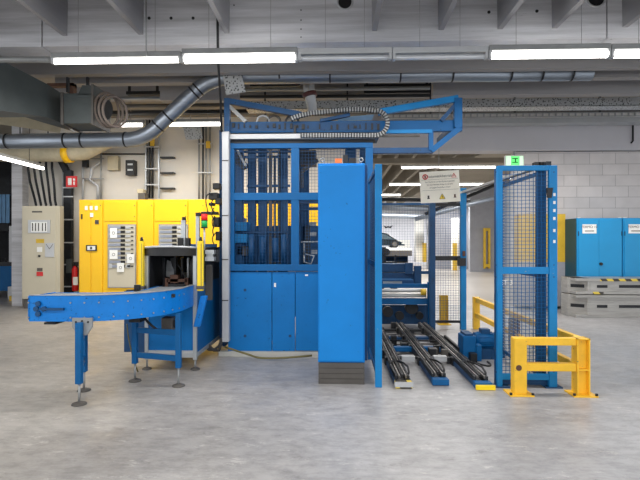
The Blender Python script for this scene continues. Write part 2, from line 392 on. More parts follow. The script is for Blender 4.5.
MB().prism([(c.x - .35, c.z + .12), (c.x - .1, c.z + .02), (c.x, c.z + .08), (c.x + .1, c.z + .02), (c.x + .35, c.z + .12), (c.x + .2, c.z - .1), (c.x + .05, c.z - .04), (c.x - .05, c.z - .04), (c.x - .2, c.z - .1)], 1, 36.9, 36.95).build('winged_emblem', 'dark')
tag(bpy.data.objects['winged_emblem'], 'dark winged emblem on the white far wall above the car', 'emblem')
struct('trim_56', MB().px(395, 240, 410, 247.5, 36.9, .05), 'white')
# far pipes under the garage ceiling
for k, (a, c, py0, py1, Y, r, mt, lb) in enumerate((
    (372, 470, 199, 201, 20, .08, 'dark', 'dark pipe crossing the garage below the hanging lights'),
    (372, 440, 207, 209, 24, .16, 'galv', 'thick silver duct crossing the garage high up'),
    (372, 432, 215, 217, 29, .14, 'galv', 'silver duct low above the parked car'),
    (425, 500, 214, 183, 14, .05, 'dark', 'sloping dark pipe behind the gate post'),
    (415, 500, 219, 196, 18, .09, 'galv', 'sloping silver pipe below the dark one at the gate'))):
    tag(MB().tube([P(a, py0, Y), P(c, py1, Y)], r, 12).build('ceiling_pipe', mt), lb, 'pipe')

# ================================================================== FAR LEFT corner
struct('wall_left_back', MB().box(-12, XL, 16, 16.3, 0, CZ), 'dark')  # dark wall colour stands in for the unlit space at left
Y = 13.5
t = thing('blue_tank', 'blue rectangular tank at the left edge behind the grey cabinet', 'tank', (X(5, Y), Y, 0))
MB().px(-40, 266, 21, 291, Y, 1).build('body', 'blue', t, .01)
MB().px(-40, 262, 22, 266, Y - .03, 1.06).build('rim', 'dark', t)
for px in (-30, -12, 6, 19): MB().box(X(px, Y), X(px, Y) + .06, Y + .05, Y + .11, 0, Z(px, 291, Y)).build('leg', 'dark', t)
mb = MB()
for px in range(-36, 22, 6): c = P(px, 261, Y + .2); mb.cyl(c - Vector((0, 0, .02)), c + Vector((0, 0, .08)), .03, 8)
mb.build('valve', 'black', t)
Y = 13.2
tag(MB().px(9, 226, 22, 262, Y - .05, .2).box(X(9, Y), X(22, Y), Y - .05, Y + .2, 0, .35).box(X(11, Y), X(12, Y), Y + .1, Y + .3, .3, 1.3).build('white_machine_box', 'lightgrey'), 'light grey machine box between blue tank and grey cabinet', 'machine')
tag(MB().px(9, 296, 20, 303, 12.75, .3).build('yellow_step', 'yellow_old'), 'small yellow step on the floor by the grey cabinet', 'step')
Y = 14.6
t = thing('press_machine', 'tall dark press machine with blue curtains at the left edge', 'machine', (X(0, Y), Y, 0))
MB().px(-40, 178, 24, 194, Y, .5).px(-40, 224, 8, 231, Y, .5).build('housing', 'dark', t)
for px in (-20, 12, 22): MB().box(X(px, Y), X(px, Y) + .07, Y, Y + .07, 0, Z(px, 178, Y)).build('post', 'grey', t)
for k in range(7): MB().px(-18 + k * 4, 194, -14.7 + k * 4, 223, Y + .1, .02).build('curtain_strip', mat('curtain', (120, 170, 215), .5), t)

# ================================================================== GREY CABINET, EXTINGUISHER, CABLE LADDER
Y = 11.25
t = thing('control_cabinet', 'tall light grey control cabinet beside the fire extinguisher', 'cabinet', (X(42, Y), Y + .2, 0))
cab = MB().px(22, 206, 58, 299, Y, .17).build('body', 'beige', t, .008)
MB().px(58, 206, 60, 299, Y + .01, .16).build('side_panel', 'beige', t)
MB().box(X(22, Y) + .02, X(60, Y) - .02, Y + .03, Y + .17, 0, Z(40, 299, Y)).build('plinth', 'plinth', t)
d = MB().px(24, 209, 56, 297, Y - .012, .012).build('door', 'beige', t, .003)
MB().px(28, 220, 50, 233, Y - .03, .018).build('display_frame', 'lightgrey', d)
MB().px(31, 222, 47, 232, Y - .034, .006).build('display', 'paper', d)
mb = MB()
for a in (32, 35, 38, 42, 45): mb.px(a, 223, a + 1, 231, Y - .037, .004)
mb.build('gauge_bars', 'ink', d)
MB().px(45, 243, 54, 257, Y - .03, .02).build('document_pocket', 'lightgrey', d)
mb = MB(); a, c, e = P(46, 244, Y - .032), P(49.5, 249, Y - .032), P(53, 244, Y - .032)
mb.bar(a, c, .008).bar(c, e, .008).build('pocket_crease', 'plinth', d)
MB().px(36, 239, 44, 243, Y - .016, .006).build('yellow_label', 'yellow_old', d)
MB().px(37, 247, 42, 252, Y - .02, .01).build('meter', 'white', d)
MB().px(38, 255, 40, 257, Y - .03, .02).build('button', 'black', d)
MB().px(37, 268, 42, 271, Y - .03, .02).build('switch', 'plinth', d)
MB().px(36.5, 272, 42.5, 276, Y - .03, .02).build('emergency_switch', 'red', d)
MB().px(32, 211, 42, 212.5, Y - .016, .006).build('name_plate', 'plinth', d)
mb = MB(); 
for k, px in enumerate((34, 39, 44, 49, 54)):
    a = P(px + 2, 205, 11.34); top = P(px - 6 + k, 168, 11.6); mid = P(px - 4 + k, 182, 11.6)
    tag(MB().tube([a, P(px + 1, 200, 11.55), mid, top, P(px - 6 + k, 140, 11.6)], .028, 8).build('cable_conduit', 'dark'), ['leftmost', 'second from left', 'middle', 'second from right', 'rightmost'][k] + ' of five black conduits rising from the grey control cabinet', 'cable', 'conduits above the grey control cabinet')
Y = 11.75
t = thing('cable_ladder', 'dark vertical cable ladder rising between grey cabinet and extinguisher', 'cable tray', (X(67, Y), Y, 0))
MB().tube([P(66.5, 306, Y), P(66.5, 172, Y)], .0, 4).build('dummy', 'dark', t) if False else None
MB().box(X(63.5, Y), X(71, Y), Y, Y + .12, 0.02, Z(67, 170, Y)).build('cable_bundle', 'dark', t)
MB().bar(P(67, 172, Y + .06), P(60, 158, Y + .06), .12, .16, up=(0, 1, 0)).build('upper_bundle', 'dark', t)
for py in (187, 196, 219, 242, 264, 286): MB().px(62.5, py, 73, py + 1.2, Y - .02, .02).build('clamp', 'lightgrey', t)
MB().box(X(62, Y), X(63.2, Y), Y, Y + .1, 0, Z(62, 165, Y)).build('side_rail', 'grey', t)
tag(MB().px(66, 259, 71.5, 273, Y - .12, .09).build('junction_box', 'duct'), 'small dark junction box on the cable ladder beside the extinguisher', 'box')
t = thing('fire_extinguisher', 'red fire extinguisher hanging on the wall left of the yellow cabinets', 'fire extinguisher', (X(74, Y), Y, Z(74, 292, Y)))
c = P(75.3, 291, Y - .05); top = P(75.3, 267, Y - .05)
MB().tube([c, c + Vector((0, 0, .02)), top - Vector((0, 0, .06)), top - Vector((0, 0, .02)), top + Vector((0, 0, .03))], [.06, .078, .078, .06, .03], 20).build('cylinder', 'red', t)
MB().px(73, 277, 77.5, 285, Y - .14, .02).build('instruction_label', 'paper', t)
MB().px(73.5, 262, 77.5, 266, Y - .08, .05).build('valve', 'black', t)
MB().tube([P(75.5, 265, Y - .08), P(78, 268, Y - .1), P(78, 283, Y - .1)], .012, 8).build('hose', 'black', t)
MB().box(c.x - .05, c.x + .05, Y + .02, WY, c.z + .1, c.z + .2).build('wall_bracket', 'grey', t)
t = thing('extinguisher_sign', 'small red and white fire extinguisher sign on the cable ladder', 'sign', P(71, 187, Y - .1))
MB().px(66, 176, 77, 187, Y - .1, .012).build('plate', 'red', t)
MB().px(68, 178, 71.5, 185, Y - .104, .004).build('extinguisher_symbol', 'white', t)
MB().px(73, 178.5, 75, 180.5, Y - .104, .004).px(73.3, 181.5, 74.6, 185, Y - .104, .004).build('flame_symbol', 'white', t)
MB().px(70, 180, 72.5, 183, Y - .09, .09).build('bracket', 'dark', t)

# ================================================================== YELLOW CABINETS along the back wall
Y = 11.1; ztop = Z(150, 199.5, Y)
def ycab(a, c, label, doors, rack=None, grp=None):
    x0, x1 = X(a, Y), X(c, Y)
    t = thing('switch_cabinet', label, 'cabinet', ((x0 + x1) / 2, Y + .3, 0), grp)
    MB().box(x0 + .003, x1 - .003, Y, Y + .6, .08, ztop).build('body', 'yellow', t, .004)
    MB().box(x0 + .01, x1 - .01, Y + .03, Y + .58, 0, .08).build('plinth', 'plinth', t)
    for (p, q, r, s) in doors:
        dd = MB().px(p + .35, r, q - .35, s, Y - .015, .015).build('door', 'yellow', t, .003)
        MB().px(q - 2.4, r + 3, q - 1.7, r + 4, Y - .022, .01).build('lock', 'ink', dd)
        MB().px(q - 2.4, s - 5, q - 1.7, s - 4, Y - .022, .01).build('lock', 'ink', dd)
    if rack:
        a0, a1, b0, b1 = rack
        MB().px(a0 - .8, b0 - 1.2, a1 + .8, b1 + .8, Y - .03, .03).build('rack_frame', 'grey', t)
        r = MB().px(a0, b0, a1, b1, Y - .034, .006).build('rack_panel', 'beige', t)
        mb = MB(); mk = MB(); ms = MB(); py = b0 + .7; row = 0
        while py < b0 + 40 and py < b1 - 3:
            mb.px(a0 + .5, py, a0 + (a1 - a0) * .45, py + 2.7, Y - .05, .016)
            ms.px(a0 + (a1 - a0) * .46, py, a0 + (a1 - a0) * .62, py + 2.7, Y - .045, .01)
            mk.px(a0 + (a1 - a0) * .64, py + .3, a1 - 5, py + 2.3, Y - .055, .02)
            ms.px(a1 - 4, py + .8, a1 - 2, py + 2, Y - .05, .016)
            py += 4.3; row += 1
        build_each(mb, 'module', 'module', r); build_each(mk, 'breaker', 'lightgrey', r); build_each(ms, 'switch', 'black', r)
    return t
D = lambda a, c: (a, c, 202, 301)
t = ycab(79, 103, 'yellow switch cabinet with two narrow doors, leftmost of the row', [D(79.5, 91), D(91, 102.5)])
for px in (86, 91, 96): MB().px(px - 1.2, 206, px + 1.4, 210, Y - .03, .02).build('indicator', 'white', t)
MB().px(90, 213, 93, 217, Y - .03, .02).build('indicator', 'white', t)
MB().px(81, 214, 82.2, 219, Y - .03, .02).build('door_catch', 'black', t)
MB().px(95, 220, 98.5, 224, Y - .03, .02).build('meter', 'ink', t)
o = MB().px(86, 245, 96.5, 251, Y - .04, .03).build('display', 'black', t); MB().px(87.3, 246, 95.2, 250, Y - .044, .006).build('screen', 'white', o); MB().px(90, 246.7, 92, 249.4, Y - .048, .006).build('screen_symbol', 'ink', o)
t = ycab(103, 137, 'yellow switch cabinet with instrument rack and four paper notices', [(103.5, 136.5, 202, 221)], (108.5, 135, 225.5, 287))
for (a, b_, c_, d_) in ((110, 228, 117, 238), (109.5, 250, 117.5, 259), (127, 254, 134, 263), (117, 263, 124, 272)):
    o = MB().px(a, b_, c_, d_, Y - .062, .004).build('paper_notice', 'paper', t); c = P((a + c_) / 2, (b_ + d_) / 2, Y - .064); MB().ring(c, .03, .004, seg=16).build('round_mark', 'ink', o)
mb = MB()
for px in (112, 122, 130): mb.px(px - 3, 264, px, 268, Y - .055, .02)
mb.build('lamp_row', 'lightgrey', t)
t = ycab(137, 154, 'plain narrow yellow switch cabinet between the two instrument racks', [D(137.5, 153.5)])
t = ycab(154, 188, 'yellow switch cabinet with instrument rack behind the infeed booth', [(154.5, 187.5, 202, 221)], (159.5, 187, 225.5, 287))
t = ycab(188, 222, 'yellow switch cabinet behind the red and green signal tower', [D(188.5, 205), D(205, 221.5)])
t = ycab(222, 256, 'yellow switch cabinet seen through the left mesh window of the blue machine', [D(222.5, 239), D(239, 255.5)])
t = ycab(256, 290, 'yellow switch cabinet seen through the middle of the blue machine', [D(256.5, 273), D(273, 289.5)])
t = ycab(290, 326, 'yellow switch cabinet seen through the right window of the blue machine', [D(290.5, 308), D(308, 325.5)])

# back wall fittings
Y = 11.9
t = thing('wall_conduits', 'vertical dark cable bundle on the wall above the yellow cabinets, left of three grey rails', 'cable', (X(151, Y), Y, ztop))
for px in (146.5, 149.5, 152.5): MB().cyl(P(px, 198, Y), P(px, 120, Y), .03, 8).build('cable', 'dark', t)
for px in (145, 158): MB().px(px, 120, px + 1.4, 198, Y - .03, .05).build('side_rail', 'alu', t)
for py in (146, 168, 184): MB().px(144, py, 159.4, py + 1.2, Y - .06, .04).build('clamp', 'lightgrey', t)
MB().px(150, 139, 154, 146.5, Y - .06, .05).build('yellow_tag', 'yellow_old', t)
t = thing('wall_conduits', 'vertical grey conduit bundle on the wall just left of the blue machine', 'cable', (X(203, Y), Y, ztop))
for px in (199, 203, 206, 210): MB().cyl(P(px, 199, Y), P(px, 125, Y), .022, 8).build('cable', 'grey' if px != 203 else 'dark', t)
MB().px(206, 141, 210, 148, Y - .06, .05).build('yellow_tag', 'yellow_old', t)
MB().px(197.5, 143, 212, 144.2, Y - .05, .04).px(197.5, 172, 212, 173, Y - .05, .04).build('clamp', 'lightgrey', t)
for k, py in enumerate((156.5, 172, 187.5)):
    tag(MB().px(160, py, 173.5, py + 1.5, Y - .05, .15).build('wall_bracket', 'dark'), ['short dark wall bracket on the cream wall, uppermost of three', 'short dark wall bracket on the cream wall, middle of three', 'short dark wall bracket on the cream wall, lowest of three'][k], 'bracket')
t = thing('wall_box', 'black wall box with two openings on the cream wall', 'box', P(129, 175, Y))
MB().px(125.5, 160, 134, 175, Y - .1, .2).build('body', 'black', t)
for py in (163.5, 169): MB().px(127.5, py, 132.5, py + 1.6, Y - .11, .02).build('cover', 'lightgrey', t)
tag(MB().px(107.5, 156, 118, 170, Y - .05, .15).build('distribution_box', 'pipe_beige'), 'beige square distribution box on the cream wall', 'box')
t = thing('wall_pipework', 'thin grey vertical pipes on the wall right of the red sign', 'pipe', (X(95, Y), Y, ztop))
MB().tube([P(101, 199, Y), P(101, 148, Y)], .025, 8).build('riser', 'grey', t)
MB().tube([P(98, 199, Y), P(98, 186, Y), P(90, 180, Y), P(92, 168, Y), P(100, 162, Y)], .035, 8).build('bend', 'lightgrey', t)
MB().tube([P(83, 199, Y), P(83, 165, Y)], .03, 8).build('riser', 'lightgrey', t)
for py in (150, 158, 178): MB().px(82, py, 103, py + 1, Y - .03, .05).build('clamp', 'grey', t)
MB().px(82, 157, 87, 167, Y - .06, .1).build('valve_box', 'dark', t)
tag(MB().cyl(P(102, 154, Y + .04), P(146, 154, Y + .04), .018, 8).build('wall_pipe', 'dark'), 'thin dark horizontal pipe above the beige distribution box', 'pipe')
t = thing('small_fan_unit', 'small beige blower standing on top of the yellow cabinets', 'blower', P(140, 199, 11.4))
MB().px(137, 189, 143, 193, 11.4, .2).build('hood', 'pipe_beige', t); MB().px(138, 193, 145, 199.5, 11.4, .2).build('motor', 'plinth', t)
tag(MB().box(X(90, Y), X(216, Y), Y - .2, Y - .08, ztop, ztop + .04).build('cabinet_cable_duct', 'plinth'), 'low grey cable duct along the top of the yellow cabinets', 'cable duct')

# ================================================================== CEILING SERVICES
Yp = 6.95
pts = [P(-40, 140, Yp), P(60, 140, Yp), P(128, 139.5, Yp)]
def bez(a, b_, c_, n=7): return [a * (1 - t) ** 2 + b_ * 2 * t * (1 - t) + c_ * t * t for t in [i / n for i in range(n + 1)]]
A, B_, C_ = P(126, 139.8, Yp), P(147, 139.5, Yp), P(162, 122, Yp)
D_, E_, F_ = P(197, 90, Yp), P(213, 76, Yp), P(244, 76, Yp)
path = [P(-40, 142, Yp)] + bez(A, B_, C_) + bez(D_, E_, F_) + [P(591, 73, Yp)]
t = thing('ventilation_pipe', 'long silver ventilation pipe dropping in an S-bend at upper left', 'pipe', (A.x, Yp, A.z - .12))
MB().tube(path, .108, 24).build('pipe', 'galv', t)
for px, py, dx in ((8, 141.3, (1, 0, 0)), (66, 140.5, (1, 0, 0)), (83, 140.2, (1, 0, 0)), (126, 139.6, (1, 0, 0)), (400, 74.4, (1, 0, 0)), (452, 74, (1, 0, 0)), (510, 73.6, (1, 0, 0)), (541, 73.4, (1, 0, 0)), (571, 73.2, (1, 0, 0)), (330, 75, (1, 0, 0)), (280, 75.2, (1, 0, 0)), (158, 126, (.7, 0, .71)), (168, 116.5, (.74, 0, .68)), (194, 92.8, (.74, 0, .68)), (198, 89.3, (.74, 0, .68)), (243, 75.5, (1, 0, 0))):
    c = P(px, py, Yp); v = Vector(dx).normalized() * .012
    MB().cyl(c - v, c + v, .1125, 24).build('band', 'dark', t)
# big duct on the left and fan box
t = thing('air_duct', 'large dark grey-green air duct with fan box at upper left', 'duct', P(50, 124, 6.5))
Q = lambda px, py, Y: P(px, py, Y)
a0, a1 = Q(-30, 44, 5.4), Q(47, 84, 6.3); b0, b1 = Q(-30, 106, 5.4), Q(47, 117, 6.3)
MB().hexa([b0 - Vector((.9, 0, 0)), b0, b1, b1 - Vector((.9, 0, 0)), a0 - Vector((.9, 0, 0)), a0, a1, a1 - Vector((.9, 0, 0))]).build('duct_body', 'duct', t)
c0, c1 = Q(47, 84, 6.3), Q(47, 117, 6.3); d0, d1 = Q(61, 93, 6.55), Q(61, 123, 6.55)
MB().hexa([c1 - Vector((.3, 0, 0)), c1, d1, d1 + Vector((-.1, .5, 0)), c0 - Vector((.3, 0, 0)), c0, d0, d0 + Vector((-.1, .5, 0))]).build('neck', 'duct', t)
fb = MB().px(62, 93, 92, 123.5, 6.35, .45).build('fan_box', 'duct', t, .01)
build_each(MB().px(60.5, 92, 63, 124.5, 6.33, .5).px(91, 84, 93, 124.5, 6.33, .5), 'flange', 'plinth', t)
e0, e1 = Q(80, 85, 6.3), Q(93, 84, 6.3)
MB().prism([(X(76, 6.3), Z(76, 93.5, 6.3)), (X(92, 6.3), Z(92, 93.5, 6.3)), (X(92, 6.3), Z(92, 84, 6.3)), (X(80, 6.3), Z(80, 84, 6.3))], 1, 6.35, 6.8).build('top_transition', 'duct', t)
fc = P(107, 111, 6.35)
MB().cyl(P(93, 107, 6.6), P(105, 110, 6.55), .15, 24).build('fan_motor', 'dark', t)
rg = MB()
for k in range(3):
    cc = P(107 + k * 4, 110 + k * .8, 6.5 - k * .04); pts_ = []
    for q in range(25):
        an = q * 2 * math.pi / 24; pts_.append(cc + Vector((math.cos(an) * .11, math.cos(an) * .12, math.sin(an) * (.235 - k * .015))))
    rg.tube(pts_, .018, 8, False)
rg.build('fan_guard', 'guard', t)
MB().px(47, 83, 73, 86, 6.9, .1).px(69, 83, 73, 94, 6.9, .1).build('bracket', 'brown', t)
MB().px(66, 77, 68, 92, 6.5, .04).px(86, 77, 88, 85, 6.5, .04).build('hanger', 'dark', t)
tag(MB().hexa([P(-30, 120, 7.2), P(60, 133, 7.6), P(60, 133, 8.2), P(-30, 120, 8.2), P(-30, 104, 7.2), P(62, 124, 7.6), P(62, 124, 8.2), P(-30, 104, 8.2)]).build('lagged_duct', 'pipe_beige'), 'beige lagged duct below the large dark air duct', 'duct')
t = thing('lagged_pipe', 'beige lagged pipe with a yellow band under the silver ventilation pipe', 'pipe', P(60, 162, 9.5))
MB().tube([P(-30, 153, 11.3), P(60, 154, 11.3), P(84, 152, 11.3), P(108, 141, 11.3)], [.2, .19, .2, .17], 16).build('lagging', 'pipe_beige', t)
a, c = P(65, 154, 11.3), P(71, 153.5, 11.3); MB().cyl(a, c, .22, 16).build('yellow_band', 'yellow', t)
for px in (20, 48): MB().cyl(P(px, 149, 11.3), (P(px, 149, 11.3).x, 11.3, CZ), .012, 6).build('hanger', 'dark', t)
# pipes across the ceiling space
for k, (a, c, py0, py1, Y, r, mt, lb) in enumerate((
    (-40, 226, 99.5, 97.5, 8.6, .03, 'galv', 'thin silver pipe behind the S-bend of the ventilation pipe'),
    (124, 226, 106, 105, 9.2, .035, 'plinth', 'dull grey pipe crossing behind the S-bend, below the thin silver one'),
    (124, 222, 113, 112, 9.6, .03, 'dark', 'grey pipe just above the lit tube behind the ventilation pipe'),
    (240, 430, 90, 88, 8.7, .035, 'grey', 'grey pipe crossing above the machine gantry, upper of two'),
    (240, 430, 97, 95.5, 9.0, .03, 'dark', 'dark pipe crossing above the machine gantry, lower of two'),
    (240, 640, 52.5, 49.5, 5.75, .02, 'galv', 'thin steel pipe tucked under the front girder'),
    (-40, 50, 60, 59.5, 5.4, .035, 'grey', 'grey pipe section left of the first bright tube'))):
    tag(MB().tube([P(a, py0, Y), P(c, py1, Y)], r, 10).build('ceiling_pipe', mt), lb, 'pipe')
def tray(a, c, py0, py1, Y, dep, mt, lb, rung=False):
    x0, x1 = X(a, Y), X(c, Y); zt = Z((a + c) / 2, py0, Y); zb = Z((a + c) / 2, py1, Y)
    t = thing('cable_tray', lb, 'cable tray', ((x0 + x1) / 2, Y, zb))
    if rung:
        for q in (zb, zt - .02): MB().box(x0, x1, Y, Y + .02, q, q + .02).build('side_rail', 'lightgrey', t)
        mb = MB(); x = x0
        while x < x1: mb.box(x, x + .025, Y, Y + .03, zb, zt); x += .15
        build_each(mb, 'rung', 'lightgrey', t)
        MB().box(x0, x1, Y + .03, Y + .05, zb, zt).build('back_strip', 'white', t)
    else:
        MB().box(x0, x1, Y, Y + .01, zb, zt).box(x0, x1, Y, Y + dep, zb, zb + .01).build('trough', mt, t)
        mb = MB(); x = x0 + .3
        while x < x1: mb.box(x, x + .03, Y + dep, Y + dep + .03, zb - .03, CZ); x += 1.6
        build_each(mb, 'hanger', 'dark', t)
    return t
tray(246, 700, 99, 107, 9.0, .3, 'perf', 'long perforated galvanised cable tray above the gantry')
tray(380, 700, 112.5, 117, 11.3, .3, 'white', 'white ladder cable tray above the garage opening', True)
tag(MB().px(380, 118, 700, 123, 11.5, .3).build('cable_duct', 'lightgrey'), 'light grey cable duct directly above the concrete lintel', 'cable duct')
tag(MB().px(-40, 108.5, 700, 112, 10.2, .15).build('steel_channel', 'dark'), 'long black steel channel under the rear ceiling', 'beam')
for k, (a, b_, c_, d_) in enumerate(((126, 91, 160, 94), (250, 82, 300, 86), (364, 84, 430, 93))):  # dark clutter added where the ceiling recess is darkest
    mb = MB().px(a, b_, c_, d_, 9.0, .12); q_ = P(a + 2, b_, 9.02); mb.box(q_.x, q_.x + .04, 9.02, 9.06, q_.z, CZ); q_ = P(c_ - 2, b_, 9.02); mb.box(q_.x - .04, q_.x, 9.02, 9.06, q_.z, CZ)
    tag(mb.build('dark_recess_frame', 'dark'), ['added dark frame in the ceiling recess right of the fan box', 'added dark frame in the ceiling recess left of the white drain pipe', 'added dark frame in the ceiling gap above the right gantry brace'][k], 'bracket')
mb = MB().bar(P(222, 70, 7.05), P(240, 97, 7.05), .5, .02, up=(0, 1, 0))
tag(mb.build('perforated_tray', 'perf'), 'slanted perforated tray beside the hanging black cable', 'cable tray') if False else tag(MB().hexa([P(226, 95, 6.79), P(246, 92, 6.79), P(246, 92, 6.81), P(226, 95, 6.81), P(222, 70, 6.79), P(240, 69, 6.79), P(240, 69, 6.81), P(222, 70, 6.81)]).build('perforated_tray', 'perf'), 'perforated vertical tray just above the gantry left end', 'cable tray')
mb.b.free() if False else None
tag(MB().hexa([P(186, 140, 11.3), P(203, 139, 11.3), P(203, 139, 11.6), P(186, 140, 11.6), P(183, 127, 11.3), P(200, 127, 11.3), P(200, 127, 11.6), P(183, 127, 11.6)]).box(X(190, 11.5), X(190, 11.5) + .02, 11.5, 11.52, Z(190, 128, 11.5), CZ).build('perforated_box', 'perf'), 'perforated grey box under the lit tube left of the machine', 'lamp')
# white drain pipe with red collar
t = thing('drain_pipe', 'whitish vertical drain pipe with dark red collar above the drag chain', 'pipe', P(313, 112, 7.6))
MB().tube([P(308, 68, 7.6), P(309, 90, 7.6), P(313, 112, 7.6)], [.09, .09, .075], 16).build('pipe', 'lightgrey', t)
MB().cyl(P(309.3, 93, 7.6), P(310.3, 97, 7.6), .115, 16).build('collar', mat('collar_red', (90, 46, 44), .5), t)

# ================================================================== LIGHT LINE under the front girder
Yl = 5.25
def lamp(a, c, py, lit, lb, grp=None, Y=Yl, r=.03, tm='tube'):
    p, q = P(a, py, Y), P(c, py, Y); z = (p.z + q.z) / 2
    t = thing('strip_light', lb, 'ceiling light', ((p.x + q.x) / 2, Y, z - r), grp)
    MB().box(p.x + .005, q.x - .005, Y - .035, Y + .035, z + r + .01, z + r + .07).build('housing', 'grey' if lit else 'lightgrey', t, .004)
    MB().cyl((p.x + .03, Y, z), (q.x - .03, Y, z), r, 12).build('tube', tm if lit else 'tube_off', t)
    for x in (p.x + .02, q.x - .02): MB().box(x - .015, x + .015, Y - .03, Y + .03, z - r, z + r + .02).build('end_cap', 'lightgrey', t)
    for x in (p.x + .3, q.x - .3): MB().cyl((x, Y, z + r + .07), (x, Y, CZ), .003, 6).build('hanger', 'web', t)
    return t
lamp(52, 182, 61.3, True, 'lit strip light under the front girder, leftmost of the near line', r=.024)
lamp(182, 298, 59, True, 'lit strip light under the front girder, ending above the gantry left end', r=.042)
lamp(298, 392, 58, False, 'unlit strip light above the drag chain')
lamp(392, 488, 57, False, 'unlit strip light above the right end of the gantry')
lamp(488, 610, 55, True, 'lit strip light under the front girder, left of the two lit ones at right', r=.036)
lamp(610, 730, 54, True, 'lit strip light under the front girder, cut by the right picture edge', r=.036)
lamp(117, 144.5, 125.2, True, 'short lit strip light left of the ventilation pipe bend', Y=10, r=.035, tm='tube_soft')
lamp(168, 222, 124.4, True, 'lit strip light between ventilation pipe bend and blue machine', Y=10, r=.035, tm='tube_soft')
p, q = P(-22, 150, 8.4), P(43, 168.5, 11.0)
p = Vector((q.x, 6.0, q.z))
t = thing('strip_light', 'lit strip light running away at the left edge above the grey cabinet', 'ceiling light', (q.x, 9, q.z))
MB().bar(p + Vector((0, 0, .06)), q + Vector((0, 0, .06)), .07, .06).build('housing', 'grey', t)
MB().cyl(p, q, .035, 12).build('tube', 'tube_soft', t)
for k in (.1, .9): c = p.lerp(q, k); MB().cyl(c + Vector((0, 0, .08)), (c.x, c.y, CZ), .006, 6).build('hanger', 'dark', t)
# exit sign
t = thing('exit_sign', 'lit green and white exit sign above the mesh booth', 'sign', P(515, 165, 11.92))
MB().px(505.5, 155.5, 524, 165.5, 11.92, .1).build('housing', 'white', t)
MB().px(506.5, 156.3, 511, 165, 11.91, .01).px(519.5, 156.3, 523, 165, 11.91, .01).build('white_field', 'exitw', t)
MB().px(511, 156.3, 519.5, 165, 11.91, .01).build('green_field', 'exitg', t)
mb = MB().px(512.3, 158, 518, 159, 11.9, .012).px(512.3, 161.8, 518, 162.8, 11.9, .012).px(515, 159, 516.2, 161.8, 11.9, .012)
mb.build('symbol', mat('exit_dark', (20, 120, 60)), t)
MB().px(514, 150, 515, 155.5, 11.94, .02).build('hanger', 'grey', t)
tag(MB().tube([P(633, 121, WY - .1), P(633, 122, WY - .16), P(633, 141, WY - .16), P(631, 143, WY - .16)], .02, 8).build('hanging_lead', 'cable'), 'black lead hanging down the lintel at the right edge', 'cable')
tag(MB().cyl(P(146, -10, 5.2), P(146.3, 57, 5.2), .008, 8).build('threaded_rod', 'grey'), 'thin rod hanging down to the leftmost lit strip light', 'rod')
tag(MB().tube([(X(217, 5.42), 5.42, CZ), P(218, 60, 5.42), P(219, 74, 5.6), P(220.5, 100, 6.3), P(221.5, 132, 6.45)], .015, 8).build('hanging_cable', 'cable'), 'black cable hanging from the ceiling to the gantry left end', 'cable')

# ================================================================== MAIN BLUE MACHINE
Y = 6.6
x0, x1 = X(228, Y), X(373, Y)
t = thing('palletising_machine', 'large blue framed palletising machine with mesh windows and overhead gantry', 'machine', ((x0 + x1) / 2, Y + .9, 0))
mc = t
zb = Z(260, 271, Y)
MB().box(X(219, Y), X(372, Y), Y - .03, Y + .08, 0, Z(260, 351.5, Y)).build('base_plinth', 'kerb', t)
for (a, c) in ((228, 271.7), (272.2, 295), (295.5, 372)): MB().px(a, 272, c, 351, Y + .02, .03).build('lower_panel', 'blue_panel', t, .004)
MB().px(278, 274.5, 281, 276, Y + .01, .02).build('panel_label', 'white', t) if False else None
build_each(MB().px(274, 283, 276, 287, Y + .014, .01).px(305, 274.5, 308, 276, Y + .014, .01), 'sticker', 'white', t)
for k, (px, py) in enumerate(((245, 336), (290, 336), (245, 290))): c = P(px, py, Y + .015); MB().cyl(c, c + Vector((0, .01, 0)), .02, 12).build('panel_lock', 'blue_dark', t)
# front frame
for (a, c) in ((229, 234), (291, 299), (365.5, 373)): MB().px(a, 143, c, 271, Y, .08).build('front_post', 'blue', t, .004)
for (b0_, b1_) in ((143, 148), (192.5, 200), (264.5, 271)): MB().px(228, b0_, 373, b1_, Y - .005, .09).build('front_rail', 'blue', t, .004)
MB().px(222, 133, 228.6, 342, Y - .12, .1).build('grey_post', 'lightgrey', t, .004)
for py in (160, 215, 259, 300): MB().px(222, py, 228.4, py + 1, Y - .125, .01).build('post_clip', 'ink', t)
MB().px(205, 180, 213, 346, 7.9, .1).build('rear_side_post', 'blue_dark', t) if False else None
MB().px(219.3, 130, 222.8, 345, 6.95, .1).build('side_post', 'blue_dark', t)
MB().box(X(222, 6.7), X(224, 6.7), 6.75, 8.4, .1, 2.0).build('side_panel', 'blue_dark', t)
# mesh windows
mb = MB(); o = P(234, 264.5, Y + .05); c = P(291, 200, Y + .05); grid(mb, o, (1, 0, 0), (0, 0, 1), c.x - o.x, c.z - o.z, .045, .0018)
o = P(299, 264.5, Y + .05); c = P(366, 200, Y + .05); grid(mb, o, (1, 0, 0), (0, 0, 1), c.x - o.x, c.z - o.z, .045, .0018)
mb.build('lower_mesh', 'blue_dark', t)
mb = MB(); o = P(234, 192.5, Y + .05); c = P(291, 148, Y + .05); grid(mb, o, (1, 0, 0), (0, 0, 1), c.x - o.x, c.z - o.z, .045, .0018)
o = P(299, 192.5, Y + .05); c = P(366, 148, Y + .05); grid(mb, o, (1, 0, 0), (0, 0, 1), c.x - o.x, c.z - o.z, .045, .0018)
mb.build('upper_mesh', 'blue_dark', t)
